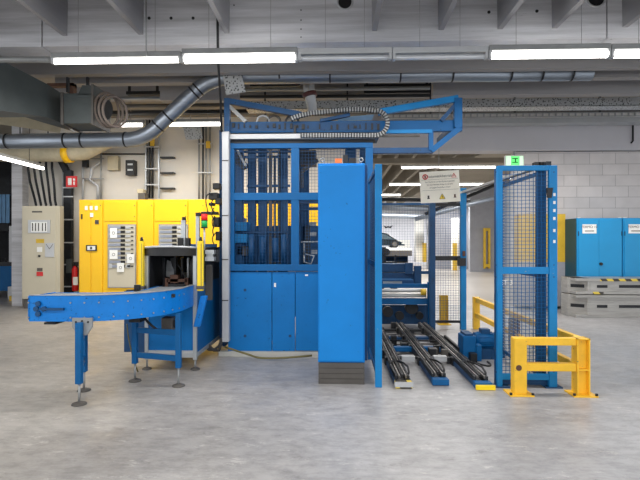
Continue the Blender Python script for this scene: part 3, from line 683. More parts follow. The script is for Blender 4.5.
# interior columns
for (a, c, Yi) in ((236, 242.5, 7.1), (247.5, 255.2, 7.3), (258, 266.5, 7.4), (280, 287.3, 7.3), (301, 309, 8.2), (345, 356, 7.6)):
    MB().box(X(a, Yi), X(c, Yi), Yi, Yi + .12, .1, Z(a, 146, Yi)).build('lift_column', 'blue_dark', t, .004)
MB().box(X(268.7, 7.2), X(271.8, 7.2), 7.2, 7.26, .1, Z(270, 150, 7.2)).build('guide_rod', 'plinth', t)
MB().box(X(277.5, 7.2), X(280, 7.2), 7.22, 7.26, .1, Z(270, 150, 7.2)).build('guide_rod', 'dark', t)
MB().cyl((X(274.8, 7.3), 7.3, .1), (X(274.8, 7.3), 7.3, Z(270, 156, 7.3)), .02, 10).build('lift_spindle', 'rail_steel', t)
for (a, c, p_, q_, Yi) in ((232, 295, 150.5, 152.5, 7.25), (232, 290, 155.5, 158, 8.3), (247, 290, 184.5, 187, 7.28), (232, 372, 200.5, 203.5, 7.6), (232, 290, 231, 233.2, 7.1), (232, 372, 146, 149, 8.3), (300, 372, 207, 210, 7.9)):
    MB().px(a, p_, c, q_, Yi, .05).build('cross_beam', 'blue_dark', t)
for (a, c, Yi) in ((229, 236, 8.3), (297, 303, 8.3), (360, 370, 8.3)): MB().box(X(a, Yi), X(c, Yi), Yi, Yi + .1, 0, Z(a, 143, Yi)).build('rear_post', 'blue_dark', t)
MB().px(234.5, 222, 247, 231, 7.0, .3).px(234.5, 234, 247, 243, 7.0, .3).build('drive_housing', 'blue_light', t, .01)
MB().px(236, 246, 246, 256, 7.1, .2).build('drive_motor', 'plinth', t, .01)
for (a, b_, c_, d_) in ((248, 234, 255, 264), (259, 236, 266, 264), (280, 234, 288, 264), (272, 238, 279, 262)): MB().cyl(P((a + c_) / 2, d_, 6.95), P((a + c_) / 2, b_, 6.95), .045, 14).build('cylinder', 'blue_dark', t)
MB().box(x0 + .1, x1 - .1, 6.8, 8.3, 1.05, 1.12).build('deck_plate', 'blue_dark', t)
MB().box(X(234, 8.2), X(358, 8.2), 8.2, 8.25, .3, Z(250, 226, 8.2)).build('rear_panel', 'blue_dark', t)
# top-left pulleys
for (px, py, r) in ((238, 158, .09), (243, 165, .06)):
    c = P(px, py, 6.85); MB().cyl(c, c + Vector((0, .08, 0)), r, 20).build('pulley', 'dark', t)
MB().bar(P(237, 150, 6.83), P(246, 166, 6.83), .03).build('pulley_arm', 'grey', t)
# right bay mechanics
MB().px(300, 150, 316, 164, 7.1, .3).build('head_block', 'dark', t)
MB().bar(P(302, 171, 7.0), P(318, 160, 7.0), .05).bar(P(302, 171, 7.0), P(302, 188, 7.0), .04).build('crank_arm', 'dark', t)
mb = MB().tube([P(304, 255, 6.9), P(304, 262, 6.9), P(311, 264, 6.9), P(314, 256, 6.9), P(305, 254, 6.9)], .012, 8).tube([P(301, 242, 6.9), P(318, 242, 6.9)], .014, 8).tube([P(304, 242, 6.9), P(304, 256, 6.9)], .01, 8)
mb.build('pipe_loop', 'alu', t)
MB().px(305, 225, 310, 260, 7.0, .1).build('valve_block', 'dark', t)
for (a, c, py) in ((310, 316, 232), (309, 316, 222), (311, 317, 250)): MB().px(a, py, c, py + 4, 7.0, .1).build('valve', 'grey', t)
# top: grey rail, dark drive chain, gantry
Yg = 6.62
MB().px(228, 133.5, 375, 138.5, Yg - .05, .08).build('grey_rail', 'lightgrey', t, .004)
MB().px(222, 131.5, 229, 139, Yg - .1, .1).build('rail_end', 'lightgrey', t)
MB().px(228, 139.5, 375, 142.8, Yg + .02, .06).build('dark_channel', 'dark', t)  # dark channel between the grey rail and the front frame
MB().px(375, 135, 420, 136.7, Yg, .03).build('sensor_rail', 'plinth', t)
gb = MB().px(225, 121, 462.5, 131.8, Yg + .05, .09).build('gantry_beam', 'blue', t, .004)
MB().px(230, 122, 380, 130.8, Yg + .04, .02).build('chain_guide', 'blue_dark', gb)
mb = MB()
for i in range(26):
    px = 232 + i * 5.8; 
    if random.random() < .75: mb.px(px, 122.5 + random.random() * 3, px + 1 + random.random() * 2.4, 127 + random.random() * 3, Yg + .02, .03)
build_each(mb, 'chain_bolt', 'dark', gb)
MB().px(226, 121, 462, 126, 7.7, .09).build('rear_gantry_beam', 'blue_dark', t)
for px in (228, 300, 380, 455): a = P(px, 125, Yg + .1); MB().bar(a, (a.x, 7.75, a.z), .08, .08).build('gantry_tie', 'blue_dark', t)
MB().px(224, 98, 229.5, 132, Yg, .08).build('left_upright', 'blue_dark', t)
brace = lambda a, c, w_, m_='blue', nm='gantry_brace', Yb=Yg + .04: MB().bar(P(*a, Yb), P(*c, Yb), .07, w_).build(nm, m_, t)
brace((227, 101), (302, 115), .075, 'blue_dark'); brace((229, 106), (246, 122), .05, 'grey')
brace((378, 112.5), (458, 98.5), .085, 'blue_light'); MB().px(454.5, 97.5, 462.5, 127, Yg, .09).build('right_upright', 'blue', t, .004)
brace((441, 121), (456, 104), .055, 'blue_dark'); brace((431, 151), (460, 128), .075, 'blue')
MB().px(429, 130, 433.5, 150, Yg, .07).build('drop_post', 'blue', t)
MB().px(372, 147.5, 433, 153, Yg + .02, .08).build('lower_gantry_beam', 'blue_dark', t, .003)
MB().px(383, 129.5, 432, 133, Yg - .01, .05).build('tube_guide', 'blue_light', t)
brace((320, 121), (350, 115), .04, 'blue_dark'); MB().hexa([P(338, 121, 6.9), P(372, 120, 6.9), P(372, 120, 7.1), P(338, 121, 7.1), P(336, 117.5, 6.9), P(374, 114.5, 6.9), P(374, 114.5, 7.1), P(336, 117.5, 7.1)]).build('cover_plate', mat('pale_blue', (150, 190, 225), .3), t)
for px, m_ in ((263, 'lightgrey'), (274, 'plinth'), (292, 'plinth')):
    c = P(px, 122, Yg + .2); MB().ring(c, .09, .016).build('wheel', m_, t)
MB().bar(P(295, 125, Yg), P(295, 138, Yg), .03).build('trolley_arm', 'dark', t)
# drag chain
pts = bez(P(290, 120, 6.55), P(298, 114, 6.55), P(325, 112, 6.55), 10) + bez(P(327, 111.8, 6.55), P(360, 107.5, 6.55), P(376, 111, 6.55), 14)[0:]
cen = P(375, 123, 6.55); r_ = (P(375, 110.5, 6.55) - cen).length
pts += [cen + Vector((math.sin(a) * r_, 0, math.cos(a) * r_)) for a in [math.pi * i / 16 for i in range(1, 17)]]
pts += [P(372 - i * 4, 135.5, 6.55) for i in range(1, 19)]
ln = MB(); wh = MB(); acc = 0; k = 0
for a, c in zip(pts, pts[1:]):
    d = (c - a).length
    if d < 1e-4: continue
    dv = (c - a) / d; s_ = 0
    while acc + (d - s_) >= .019:
        s_ += .019 - acc; acc = 0; pnt = a + dv * s_
        (wh if k % 2 else ln).bar(pnt - dv * .011, pnt + dv * .011, .06, .045 if k % 2 else .05, up=(0, 1, 0)) if False else (wh if k % 2 else ln).bar(pnt - dv * .009, pnt + dv * .009, .055 if k % 2 else .06, .052 if k % 2 else .058, up=Vector((0, 1, 0)))
        k += 1
    acc += d - s_
ln.build('drag_chain', 'dark', t); wh.build('drag_chain_clips', 'grey', t)
# cables along the plinth
tag(MB().tube(bez(P(225, 347, 6.4), P(240, 352, 6.3), P(250, 355, 6.3)) + bez(P(254, 356.5, 6.4), P(262, 360.5, 6.3), P(312, 355.5, 6.4)), .014, 8).build('floor_cable', 'hose'), 'olive cable lying along the white plinth of the blue machine', 'cable')
mb = MB()
for k in range(3):
    random.seed(k); mb.tube([P(221 + k, 338, 6.5)] + [P(224 - i * 5, 345 + random.random() * 6, 6.5 - i * .02) for i in range(1, 5)], .018, 8)
tag(mb.build('floor_cable', 'cable'), 'tangle of black cables on the floor between booth and blue machine', 'cable')
# connector cluster at the left post
random.seed(5)
t2 = thing('valve_terminal', 'black cluster of valves and cable connectors on the left side post', 'valve', P(216, 245, 6.85))
for (px, py, w_, h_) in ((216, 186, 7, 6), (213, 196, 9, 7), (218, 201, 6, 6), (211, 204, 5, 3), (216, 222, 6, 10), (218, 236, 5, 9), (209, 213, 16, 3)):
    MB().px(px - w_ / 2, py - h_ / 2, px + w_ / 2, py + h_ / 2, 6.8, .12).build('connector', 'black', t2, .008)
for i in range(5):
    a = P(213 + i, 200 + i * 8, 6.79); b_ = P(205 + random.random() * 6, 205 + i * 8, 6.75); c_ = P(214, 212 + i * 8, 6.79)
    MB().tube(bez(a, b_, c_), .008, 6).build('cable', 'cable', t2)
MB().tube(bez(P(213, 195, 6.79), P(202, 190, 6.78), P(208, 212, 6.78)), .008, 6).build('cable', 'cable', t2)
MB().cyl(P(214, 132, 6.6), P(221, 129, 6.6), .05, 14).build('cable_gland', 'dark', t2) if False else None

# ================================================================== TALL BLUE COLUMN CABINET
Y = 5.3
x0, x1 = X(318, Y), X(365, Y)
t = thing('column_cabinet', 'tall narrow bright blue cabinet on a grey plinth in front of the machine', 'cabinet', ((x0 + x1) / 2, Y + .3, 0))
zt = Z(340, 163, Y); zp = Z(340, 363, Y)
MB().box(x0, x1, Y + .02, Y + .55, zp, zt).build('body', 'blue_col', t, .006)
MB().box(x0 + .012, x1 - .012, Y, Y + .02, zp + .02, zt - .02).build('door', 'blue_col', t, .006)
MB().box(x1, x1 + .035, Y + .12, Y + .5, zp, zt - .0).build('side_channel', 'blue_dark', t, .004)
for k in range(4): MB().box(x0 + .005, x1 - .005, Y + .01, Y + .53, k * zp / 4 + .002, (k + 1) * zp / 4 - .002).build('plinth_course', 'plinth', t)
for px in (322.5, 361):
    c = P(px, 160, Y + .1); MB().ring(c, .02, .007, seg=16).build('lifting_eye', 'grey', t); MB().cyl((c.x, c.y, zt), (c.x, c.y, zt + .012), .014, 10).build('eye_base', 'grey', t)
for px, py in ((334, 248), (336, 253), (331, 246), (328, 300)):
    c = P(px, py, Y - .004); MB().cyl(c, c + Vector((0, .01, 0)), .005, 8).build('rivet', 'blue_dark', t)
MB().px(335, 158.5, 342, 163, Y + .3, .1).build('beacon', 'orange', t)
mb = MB().px(343, 155, 348, 163, Y + .3, .1).px(349, 158, 356, 163, Y + .3, .1); mb.build('top_connector', 'black', t)

# ================================================================== FENCE left of the chain tracks
t = thing('safety_fence', 'narrow blue post with mesh side panel right of the column cabinet', 'fence', (X(378, 5.2), 5.7, 0))
xa, xb = X(375.3, 5.2), X(382, 5.2); zt = Z(378, 164, 5.2)
MB().box(xa, xb, 5.2, 5.26, 0, zt).build('post', 'blue_light', t, .003)
MB().box(xa, xa + .05, 6.45, 6.5, 0, zt).build('post', 'blue', t)
for z in (.12, 1.3, zt - .05): MB().box(xa + .01, xa + .04, 5.26, 6.45, z, z + .05).build('rail', 'blue', t)
mb = MB(); grid(mb, (xa + .025, 5.26, .15), (0, 1, 0), (0, 0, 1), 1.19, zt - .2, .045, .002); mb.build('wire_mesh', 'blue_dark', t)

# ================================================================== MESH BOOTH at right
Y = 5.25
t = thing('safety_fence', 'tall blue mesh fence panel with side mesh behind the yellow barrier', 'fence', (X(525, Y), Y + .5, 0))
zt = Z(525, 165.5, Y); xl, xr = X(497.5, Y), X(557.5, Y)
MB().box(xl, xl + .055, Y, Y + .05, 0, zt).build('post', 'blue_light', t, .003)
MB().box(xr - .085, xr, Y, Y + .05, 0, zt).build('post', 'blue_light', t, .003)
for (p_, q_) in ((165.5, 170.5), (267, 274), (374, 380)): MB().px(502, p_, 549, q_, Y + .005, .04).build('rail', 'blue_light', t, .003)
mb = MB()
for (p_, q_) in ((170.5, 267), (274, 374)):
    o = P(502, q_, Y + .03); c = P(549, p_, Y + .03); grid(mb, o, (1, 0, 0), (0, 0, 1), c.x - o.x, c.z - o.z, .041, .0024)
mb.build('wire_mesh', 'blue', t)
# side: left stub panel, right mesh panel going back
MB().box(xl - .0, xl + .04, Y + .05, Y + .11, 0, zt - .02).build('side_channel', 'blue_dark', t)
xs = X(549, Y) - .03
MB().box(xs - .0, xs + .05, 5.36, 5.44, 0, zt + .01).build('post', 'blue_dark', t)
mb = MB(); o = P(541, 380, Y + .12); MB().box(xs - .05, xs, 5.38, 5.41, .0, zt).build('hinge_strip', 'blue_dark', t)
mb = MB(); grid(mb, (xs, 5.45, .12), (0, 1, 0), (0, 0, 1), 1.15, zt - .2, .041, .0022); mb.build('side_mesh', 'alu', t)
for z in (.08, 1.18, zt - .08): MB().box(xs - .015, xs + .015, 5.44, 6.62, z, z + .04).build('side_rail', 'blue_dark', t)
MB().box(xs - .02, xs + .03, 6.6, 6.65, 0, zt).build('post', 'blue_dark', t)
rl = P(549, 161, 5.3)
MB().bar((rl.x, 5.3, zt + .03), (rl.x - .02, 8.72, zt + .09), .05, .045).build('overhead_rail', 'dark', t)
MB().bar((rl.x - .1, 5.45, zt + .01), (rl.x - .1, 8.7, zt + .07), .03, .03).build('cable_run', 'lightgrey', t)
for (px, py) in ((541, 160), (545, 159), (537, 162)): c = P(px, py, 5.4); MB().box(c.x - .03, c.x + .03, 5.38, 5.46, zt, zt + .06).build('top_switch', 'black', t)
MB().prism([(X(546, Y), Z(546, 188, Y)), (X(552, Y), Z(552, 188, Y)), (X(550.5, Y), Z(550, 198, Y)), (X(547, Y), Z(547, 198, Y))], 1, Y - .03, Y).build('lock_box', 'dark', t)
for py in (193, 201, 209, 217, 229, 240): MB().px(553.3, py, 555.6, py + 3, Y - .003, .004).build('white_mark', 'white', t)
for px in (496, 554):
    for py in (172, 265, 277, 372): c = P(px, py, Y - .004); MB().cyl(c, c + Vector((0, .006, 0)), .006, 8).build('bolt', 'dark', t)
text('panel_text', 'ET 3', (X(507, Y), Y + .02, Z(507, 283, Y)), .075, 'white', t)
MB().bar((xl + .02, Y + .1, .04), (xr, Y + .1, .04), .05, .06).build('bottom_rail', 'blue_dark', t)
for (x, y_) in ((xl + .04, Y + .02), (xr - .04, Y + .02)): MB().box(x - .09, x + .09, y_ - .04, y_ + .09, 0, .012).build('foot_plate', 'blue_dark', t)

# ================================================================== GATE and rear fence
Y = 8.75
t = thing('mesh_gate', 'blue rear mesh gate between two posts behind the motor', 'gate', (X(448, Y), Y, 0))
MB().box(X(461, Y), X(466.5, Y), Y, Y + .09, 0, Z(464, 188, Y)).build('post', 'blue_light', t, .003)
MB().box(X(430, Y), X(435.5, Y), Y, Y + .09, 0, Z(432, 203, Y)).build('post', 'blue_dark', t, .003)
for (p_, q_) in ((256, 260.5), (320.5, 323), (203, 206)): MB().px(435.5, p_, 461, q_, Y + .06, .04).build('rail', 'dark', t)
mb = MB()
for (p_, q_) in ((206, 256), (260.5, 320.5)):
    o = P(435.5, q_, Y + .08); c = P(461, p_, Y + .08); grid(mb, o, (1, 0, 0), (0, 0, 1), c.x - o.x, c.z - o.z, .045, .002)
mb.build('wire_mesh', 'blue_dark', t)
MB().px(458, 258, 466, 266, Y - .06, .06).build('gate_lock', 'black', t); MB().px(463, 251, 465.5, 256, Y - .04, .05).build('lock_key', 'brown', t)
Yf = 9.95
t = thing('safety_fence', 'rear blue mesh fence panel behind the roller conveyor', 'fence', (X(405, Yf), Yf, 0))
MB().box(X(429, Yf), X(433.5, Yf), Yf, Yf + .08, 0, Z(431, 200, Yf)).build('post', 'blue_dark', t)
MB().box(X(366, Yf), X(370, Yf), Yf, Yf + .08, 0, Z(368, 200, Yf)).build('post', 'blue_dark', t)
build_each(MB().px(370, 271, 429, 274, Yf, .05).px(370, 203, 429, 205, Yf, .05), 'rail', 'blue_dark', t)
mb = MB(); o = P(370, 271, Yf + .03); c = P(429, 205, Yf + .03); grid(mb, o, (1, 0, 0), (0, 0, 1), c.x - o.x, c.z - o.z, .055, .0014); mb.build('wire_mesh', 'blue_dark', t)
# warning board
Yb = 8.5
c = P(440, 187, Yb)
t = thing('warning_board', 'cream warning board with red and yellow symbols hanging over the gate', 'sign', P(440, 206, Yb))
tilt = math.radians(-3)
def R(dx, dz, y=Yb):  # board coordinates in metres
    return Vector((c.x + dx * math.cos(tilt) + dz * math.sin(tilt), y, c.z - dx * math.sin(tilt) + dz * math.cos(tilt)))
def quad(mb, x0_, x1_, z0_, z1_, y, th=.003):
    a = [R(x0_, z0_, y), R(x1_, z0_, y), R(x1_, z0_, y + th), R(x0_, z0_, y + th), R(x0_, z1_, y), R(x1_, z1_, y), R(x1_, z1_, y + th), R(x0_, z1_, y + th)]
    return mb.hexa(a)
quad(MB(), -.345, .345, -.27, .28, Yb, .015).build('plate', 'sign', t, .002)
rc = R(-.25, .19, Yb - .004); o = MB().ring(rc, .04, .009, seg=20); o.bar(R(-.28, .22, Yb - .004), R(-.22, .16, Yb - .004), .008); o.build('prohibition_symbol', 'red', t)
MB().bar(R(-.25, .165, Yb - .002), R(-.25, .215, Yb - .002), .02, .006, up=(0, 1, 0)).build('prohibited_figure', 'black', t)
def tri(cx, cz, s, mt, nm):
    a, b_, d = R(cx - s, cz - s * .8, Yb - .004), R(cx + s, cz - s * .8, Yb - .004), R(cx, cz + s, Yb - .004)
    mb = MB(); 
    for p_, q_ in ((a, b_), (b_, d), (d, a)): mb.bar(p_, q_, .012 if mt == 'red' else .008, .006)
    if mt != 'red':
        o = MB().prism([(a.x, a.z), (b_.x, b_.z), (d.x, d.z)], 1, Yb - .003, Yb); o.build('warning_triangle_fill', 'yellow_lc', t)
    mb.bar(R(cx, cz - s * .4, Yb - .006), R(cx, cz + s * .3, Yb - .006), .012, .004)
    mb.build(nm, 'ink' if mt != 'red' else 'red', t)
tri(.25, .19, .04, 'red', 'warning_triangle'); tri(.03, -.17, .05, 'y', 'warning_triangle')
for dx in (-.21, .25): quad(quad(MB(), dx - .015, dx + .015, -.19, -.14, Yb - .005), dx - .022, dx + .022, -.2, -.185, Yb - .005).build('pictogram', 'ink' if dx < 0 else 'brown', t)
text('title_text', 'Automatikbetrieb', R(0, .19, Yb - .003), .062, 'ink', t, rot=(math.pi / 2, -tilt * -1, 0))
for k, (z, s) in enumerate(((.095, 'Der Zutritt ist nur dem Personal gestattet'), (.045, 'Vor dem Betreten Anlage ausschalten'), (-.005, 'und gegen Einschalten sichern'))):
    text('body_text', s, R(0, z, Yb - .003), .03, 'ink' if k != 1 else 'brown', t, rot=(math.pi / 2, tilt, 0))
mb = MB(); quad(mb, -.32, .32, -.052, -.049, Yb - .002); quad(mb, -.32, .32, .135, .138, Yb - .002); mb.build('dividing_line', 'ink', t)
for dx in (-.2, .22): MB().cyl(R(dx, .27, Yb + .02), R(dx + .03, .36, Yb + .02), .004, 6).build('chain', 'dark', t)
MB().tube([R(-.25, .3, Yb + .02), R(-.2, .34, Yb + .02), R(.22, .33, Yb + .02)], .008, 6).build('hook_bar', 'plinth', t)
MB().cyl(R(0, .335, Yb + .02), (c.x, Yb + .02, CZ), .005, 6).build('suspension_wire', 'grey', t)

# ================================================================== ROLLER CONVEYOR behind
Y = 9.0
t = thing('roller_conveyor', 'blue roller conveyor behind the chain tracks, under the mesh fence', 'conveyor', (X(400, Y), Y + .2, 0))
MB().box(X(427.5, Y), X(433, Y), Y - .05, Y + .05, 0, Z(430, 282, Y)).build('end_plate', 'blue', t, .004)
MB().box(X(364, Y), X(368, Y), Y - .05, Y + .05, 0, Z(366, 282, Y)).build('end_plate', 'blue', t, .004)
MB().px(368, 284, 428, 288, Y, .1).px(368, 298.5, 428, 304.5, Y - .02, .1).build('side_rail', 'blue', t)
for py in (290.5, 295.5): MB().cyl(P(368, py, Y), P(426, py, Y), .034, 14).build('roller', 'lightgrey', t)
MB().cyl(P(421, 292, Y - .05), P(426, 292, Y - .05), .06, 14).build('roller_bearing', 'yellow_old', t)
MB().px(368, 305, 428, 324, Y + .35, .04).build('rear_apron', 'blue_dark', t)
MB().px(431, 299, 433, 310, Y - .07, .02).build('reflector', 'yellow_lc', t)
for (a, b_, r) in ((388, 312, .1), (412, 308, .12), (420, 316, .07), (400, 316, .08)): cc = P(a, b_, Y + .1); MB().cyl(cc, cc + Vector((0, .12, 0)), r, 16).build('drive_wheel', 'dark', t)
MB().px(382, 264, 410, 271, Y + .6, .3).px(376, 273, 414, 285, Y + .55, .3).px(368, 280, 414, 284, Y + .1, .5).build('feed_table', 'blue_dark', t)
for (a, b_, c_, d_) in ((406, 263, 413, 274), (414.5, 266, 421.5, 285)): MB().px(a, b_, c_, d_, Y + .45, .12).build('feed_stop', 'blue_dark', t)
MB().px(383, 281.5, 402, 283.5, Y + .08, .05).build('cable_tray_strip', 'grey', t)
t = thing('hand_cart', 'dark metal cart with small wheels in front of the garage deck', 'cart', (X(388, 16), 16, 0))
MB().px(378, 262, 397, 265, 16, .6).build('deck', 'dark', t)
for px in (379, 395): MB().box(X(px, 16), X(px, 16) + .05, 16.1, 16.15, .12, Z(px, 255, 16)).build('upright', 'dark', t)
for px in (381, 394): c_ = (X(px, 16), 16.05, .12); MB().cyl(c_, (c_[0], 16.1, .12), .12, 14).build('wheel', 'black', t)
MB().px(380, 247, 386, 262, 16.1, .3).build('load', 'dark', t); cc = P(386.5, 252, 16.0); MB().cyl(cc, cc + Vector((0, .1, 0)), .12, 16).build('reel', 'black', t)

# ================================================================== CHAIN TRACKS
t = thing('chain_conveyor', 'three parallel floor chain tracks with blue cross members', 'conveyor', (1.15, 6.5, 0))
ends = [(404, 386, 'hazard', .78), (441, 383, 'blue', 1.0), (484, 386.5, 'yellow_lc', 1.0)]
TX = []
for k, (px, py, em, _) in enumerate(ends):
    e = G(px, py + 3); x = e.x; y0 = e.y; TX.append(x); y1 = 8.9
    rw = .075
    r = MB().box(x - rw, x - rw + .018, y0 + .1, y1, .02, .11).box(x + rw - .018, x + rw, y0 + .1, y1, .02, .11).build('track_channel', 'dark', t)
    MB().box(x - rw - .012, x - rw, y0 + .1, 6.35, .01, .06).box(x + rw, x + rw + .025, y0 + .1, 6.35, .01, .05).build('blue_runner', 'blue_dark', r)
    MB().box(x - .045, x - .03, y0 + .1, y1, .085, .115).box(x + .03, x + .045, y0 + .1, y1, .085, .115).build('slide_strip', 'rail_steel', r)
    mb = MB(); y_ = y0 + .15
    while y_ < y1 - .1: mb.box(x - .014, x + .014, y_, y_ + .028, .09, .118); y_ += .045
    mb.build('chain', 'black', r)
    for s_ in (-1, 1):   # chain return loops at the near end
        pts = [Vector((x + s_ * .03, y0 + .75, .12)), Vector((x + s_ * .08, y0 + .6, .13)), Vector((x + s_ * .1, y0 + .4, .14)), Vector((x + s_ * .085, y0 + .22, .12)), Vector((x + s_ * .05, y0 + .13, .08))]
        MB().tube(pts, .012, 8).build('chain_loop', 'black', r)
    MB().box(x - .09, x + .09, y0 + .0, y0 + .1, .005, .07).build('end_cap', em if k != 2 else 'blue', r, .004)
    if k == 2: MB().box(x - .09, x + .11, y0 - .04, y0, .005, .05).build('yellow_bumper', 'yellow_lc', r)
    if k == 0: MB().box(x - .1, x + .1, y0 - .004, y0, .02, .075).build('bumper_marking', 'lightgrey', r)
    for y_ in (6.15, 6.9, 7.6, 8.3): MB().box(x - .1, x + .1, y_, y_ + .12, .0, .1).build('track_bracket', 'dark', r)
for y_, h, m_ in ((6.85, .085, 'blue'), (7.7, .06, 'blue_dark'), (8.4, .06, 'dark')): MB().box(TX[0] + .08, TX[2] - .1, y_, y_ + .1, .02, h).build('cross_member', m_, t, .004)
MB().cyl((TX[0] - .15, 6.3, .07), (TX[2] + .1, 6.3, .07), .018, 12).build('drive_shaft', 'dark', t)
MB().cyl((TX[0] - .1, 7.25, .1), (TX[2], 7.25, .1), .014, 12).build('drive_shaft', 'dark', t)
for px in (402, 434): MB().px(px, 356.5, px + 13, 361.5, 6.16, .08).build('support_block', 'lightgrey', t)
random.seed(11)
for i in range(16):
    k = random.randrange(3); y_ = 6.2 + random.random() * 2.4; x = TX[k] + random.choice((-1, 1)) * (.1 + random.random() * .12)
    MB().box(x - .04, x + .04, y_, y_ + .06 + random.random() * .1, .01, .06 + random.random() * .1).build('fitting', random.choice(('dark', 'plinth', 'dark')), t)
MB().box(TX[2] + .09, TX[2] + .12, 6.6, 7.5, .0, .14).build('guard_strip', 'dark', t)
for y_ in (6.5, 7.1, 7.9): MB().tube(bez(Vector((TX[0], y_, .05)), Vector((TX[1], y_ + .4, .02)), Vector((TX[2], y_ + .1, .05))), .01, 6).build('cable', 'cable', t)
# motor
t = thing('gear_motor', 'blue gear motor on the floor beside the right chain track', 'motor', (G(470, 361).x, 6.35, 0))
q = G(457, 361); q.x += .08
MB().box(q.x, q.x + .17, q.y, q.y + .28, 0, .33).build('gearbox', 'blue', t, .012)
MB().box(q.x + .03, q.x + .14, q.y + .02, q.y + .26, .33, .36).build('gearbox_cover', 'blue_dark', t, .005)
MB().box(q.x + .17, q.x + .24, q.y - .02, q.y + .3, 0, .22).build('mounting_flange', 'blue', t, .008)
MB().cyl((q.x + .2, q.y + .2, .24), (q.x + .48, q.y + .2, .24), .105, 24).build('motor_body', 'blue', t)
mb = MB()
for i in range(12):
    a = i * math.pi / 6; dv = Vector((0, math.cos(a), math.sin(a))); cc = Vector((q.x + .24, q.y + .2, .24)) + dv * .1
    mb.bar(cc, cc + Vector((.2, 0, 0)), .008, .03, up=dv)
mb.build('cooling_fins', 'blue', t)
MB().cyl((q.x + .48, q.y + .2, .24), (q.x + .53, q.y + .2, .24), .112, 24).build('fan_cowl', 'blue', t)
MB().box(q.x + .28, q.x + .4, q.y + .14, q.y + .26, .33, .4).build('terminal_box', 'blue_dark', t, .005)
MB().box(q.x + .27, q.x + .45, q.y + .1, q.y + .3, 0, .14).build('motor_foot', 'blue_dark', t)
tag(MB().tube(bez(Vector((q.x + .3, q.y - .06, .012)), Vector((q.x + .3, q.y - .5, .012)), Vector((q.x + .1, q.y - .1, .012))), .012, 8).build('motor_cable', 'cable'), 'black cable on the floor beside the blue gear motor', 'cable')

# ================================================================== YELLOW BARRIERS
t = thing('guard_barrier', 'yellow steel barrier around the corner of the mesh booth', 'guard rail', (2.3, 5.0, 0))
Y = 4.98; h = Z(550, 338.5, Y)
def ibeam(mb, x, y_, w_, d_, z1, th=.014, z0=0):
    mb.box(x - w_ / 2, x + w_ / 2, y_ - d_ / 2, y_ - d_ / 2 + th, z0, z1).box(x - w_ / 2, x + w_ / 2, y_ + d_ / 2 - th, y_ + d_ / 2, z0, z1).box(x - th / 2, x + th / 2, y_ - d_ / 2, y_ + d_ / 2, z0, z1)
    return mb
xlp, xrp = X(520.8, Y), X(584, Y)
MB().box(xlp - .065, xlp + .065, Y, Y + .11, .01, h).build('post', 'yellow_rail', t, .008)
mb = MB(); th = .014; hx = xrp
mb.box(hx - .065, hx - .051, Y, Y + .13, .01, h).box(hx + .051, hx + .065, Y, Y + .13, .01, h).box(hx - .051, hx + .051, Y + .05, Y + .064, .01, h)
mb.build('post', 'yellow_rail', t, .002)
MB().box(hx - .05, hx + .05, Y + .005, Y + .05, h * .44, h * .44 + .012).box(hx - .065, hx + .065, Y, Y + .13, h - .012, h).build('stiffener', 'yellow_rail', t)
for x in (xlp, xrp):
    pl = MB().box(x - .12, x + .12, Y - .05, Y + .17, 0, .014).build('base_plate', 'yellow_rail', t)
    for dx in (-.11, .11): MB().cyl((x + dx, Y - .03, .014), (x + dx, Y - .03, .035), .014, 6).build('bolt', 'dark', pl)
for (p_, q_) in ((338.5, 346), (364, 372)): MB().box(xlp + .065, xrp - .065, Y + .02, Y + .09, Z(550, q_, Y), Z(550, p_, Y)).build('rail', 'yellow_rail', t, .006)
c_ = P(519, 368, Y - .004); MB().cyl(c_, c_ + Vector((0, .01, 0)), .03, 16).build('bolt_head', 'brown', t)
yf = 8.8
for z0, z1 in ((h - .09, h - .005), (.22, .3)): MB().box(xrp - .01, xrp + .05, Y + .13, yf, z0, z1).build('long_rail', 'yellow_rail', t, .006)
MB().box(xrp - .03, xrp + .08, yf, yf + .1, 0, h).build('post', 'yellow_rail', t, .004)
mb = ibeam(MB(), xrp, 6.9, .12, .12, h - .09); mb.build('post', 'brown', t)
t = thing('guard_post', 'short yellow steel post behind the mesh gate', 'post', (X(444, 9.3), 9.3, 0))
x = X(444.5, 9.3); MB().box(x - .075, x - .06, 9.3, 9.42, .01, .56).box(x + .06, x + .075, 9.3, 9.42, .01, .56).box(x - .06, x + .06, 9.35, 9.37, .01, .56).build('channel', 'yellow_old', t)
MB().box(x - .12, x + .12, 9.24, 9.48, 0, .012).build('base_plate', 'yellow_old', t)
# yellow panel on the block wall + grey plinth
tag(MB().px(519, 214, 565.5, 262, 11.6, .3).build('yellow_wall_panel', 'yellow_old'), 'yellow panel on the block wall between mesh booth and blue cabinets', 'panel')
struct('trim_60', MB().px(519, 262, 567, 306, 11.6, .38), 'garage_grey')

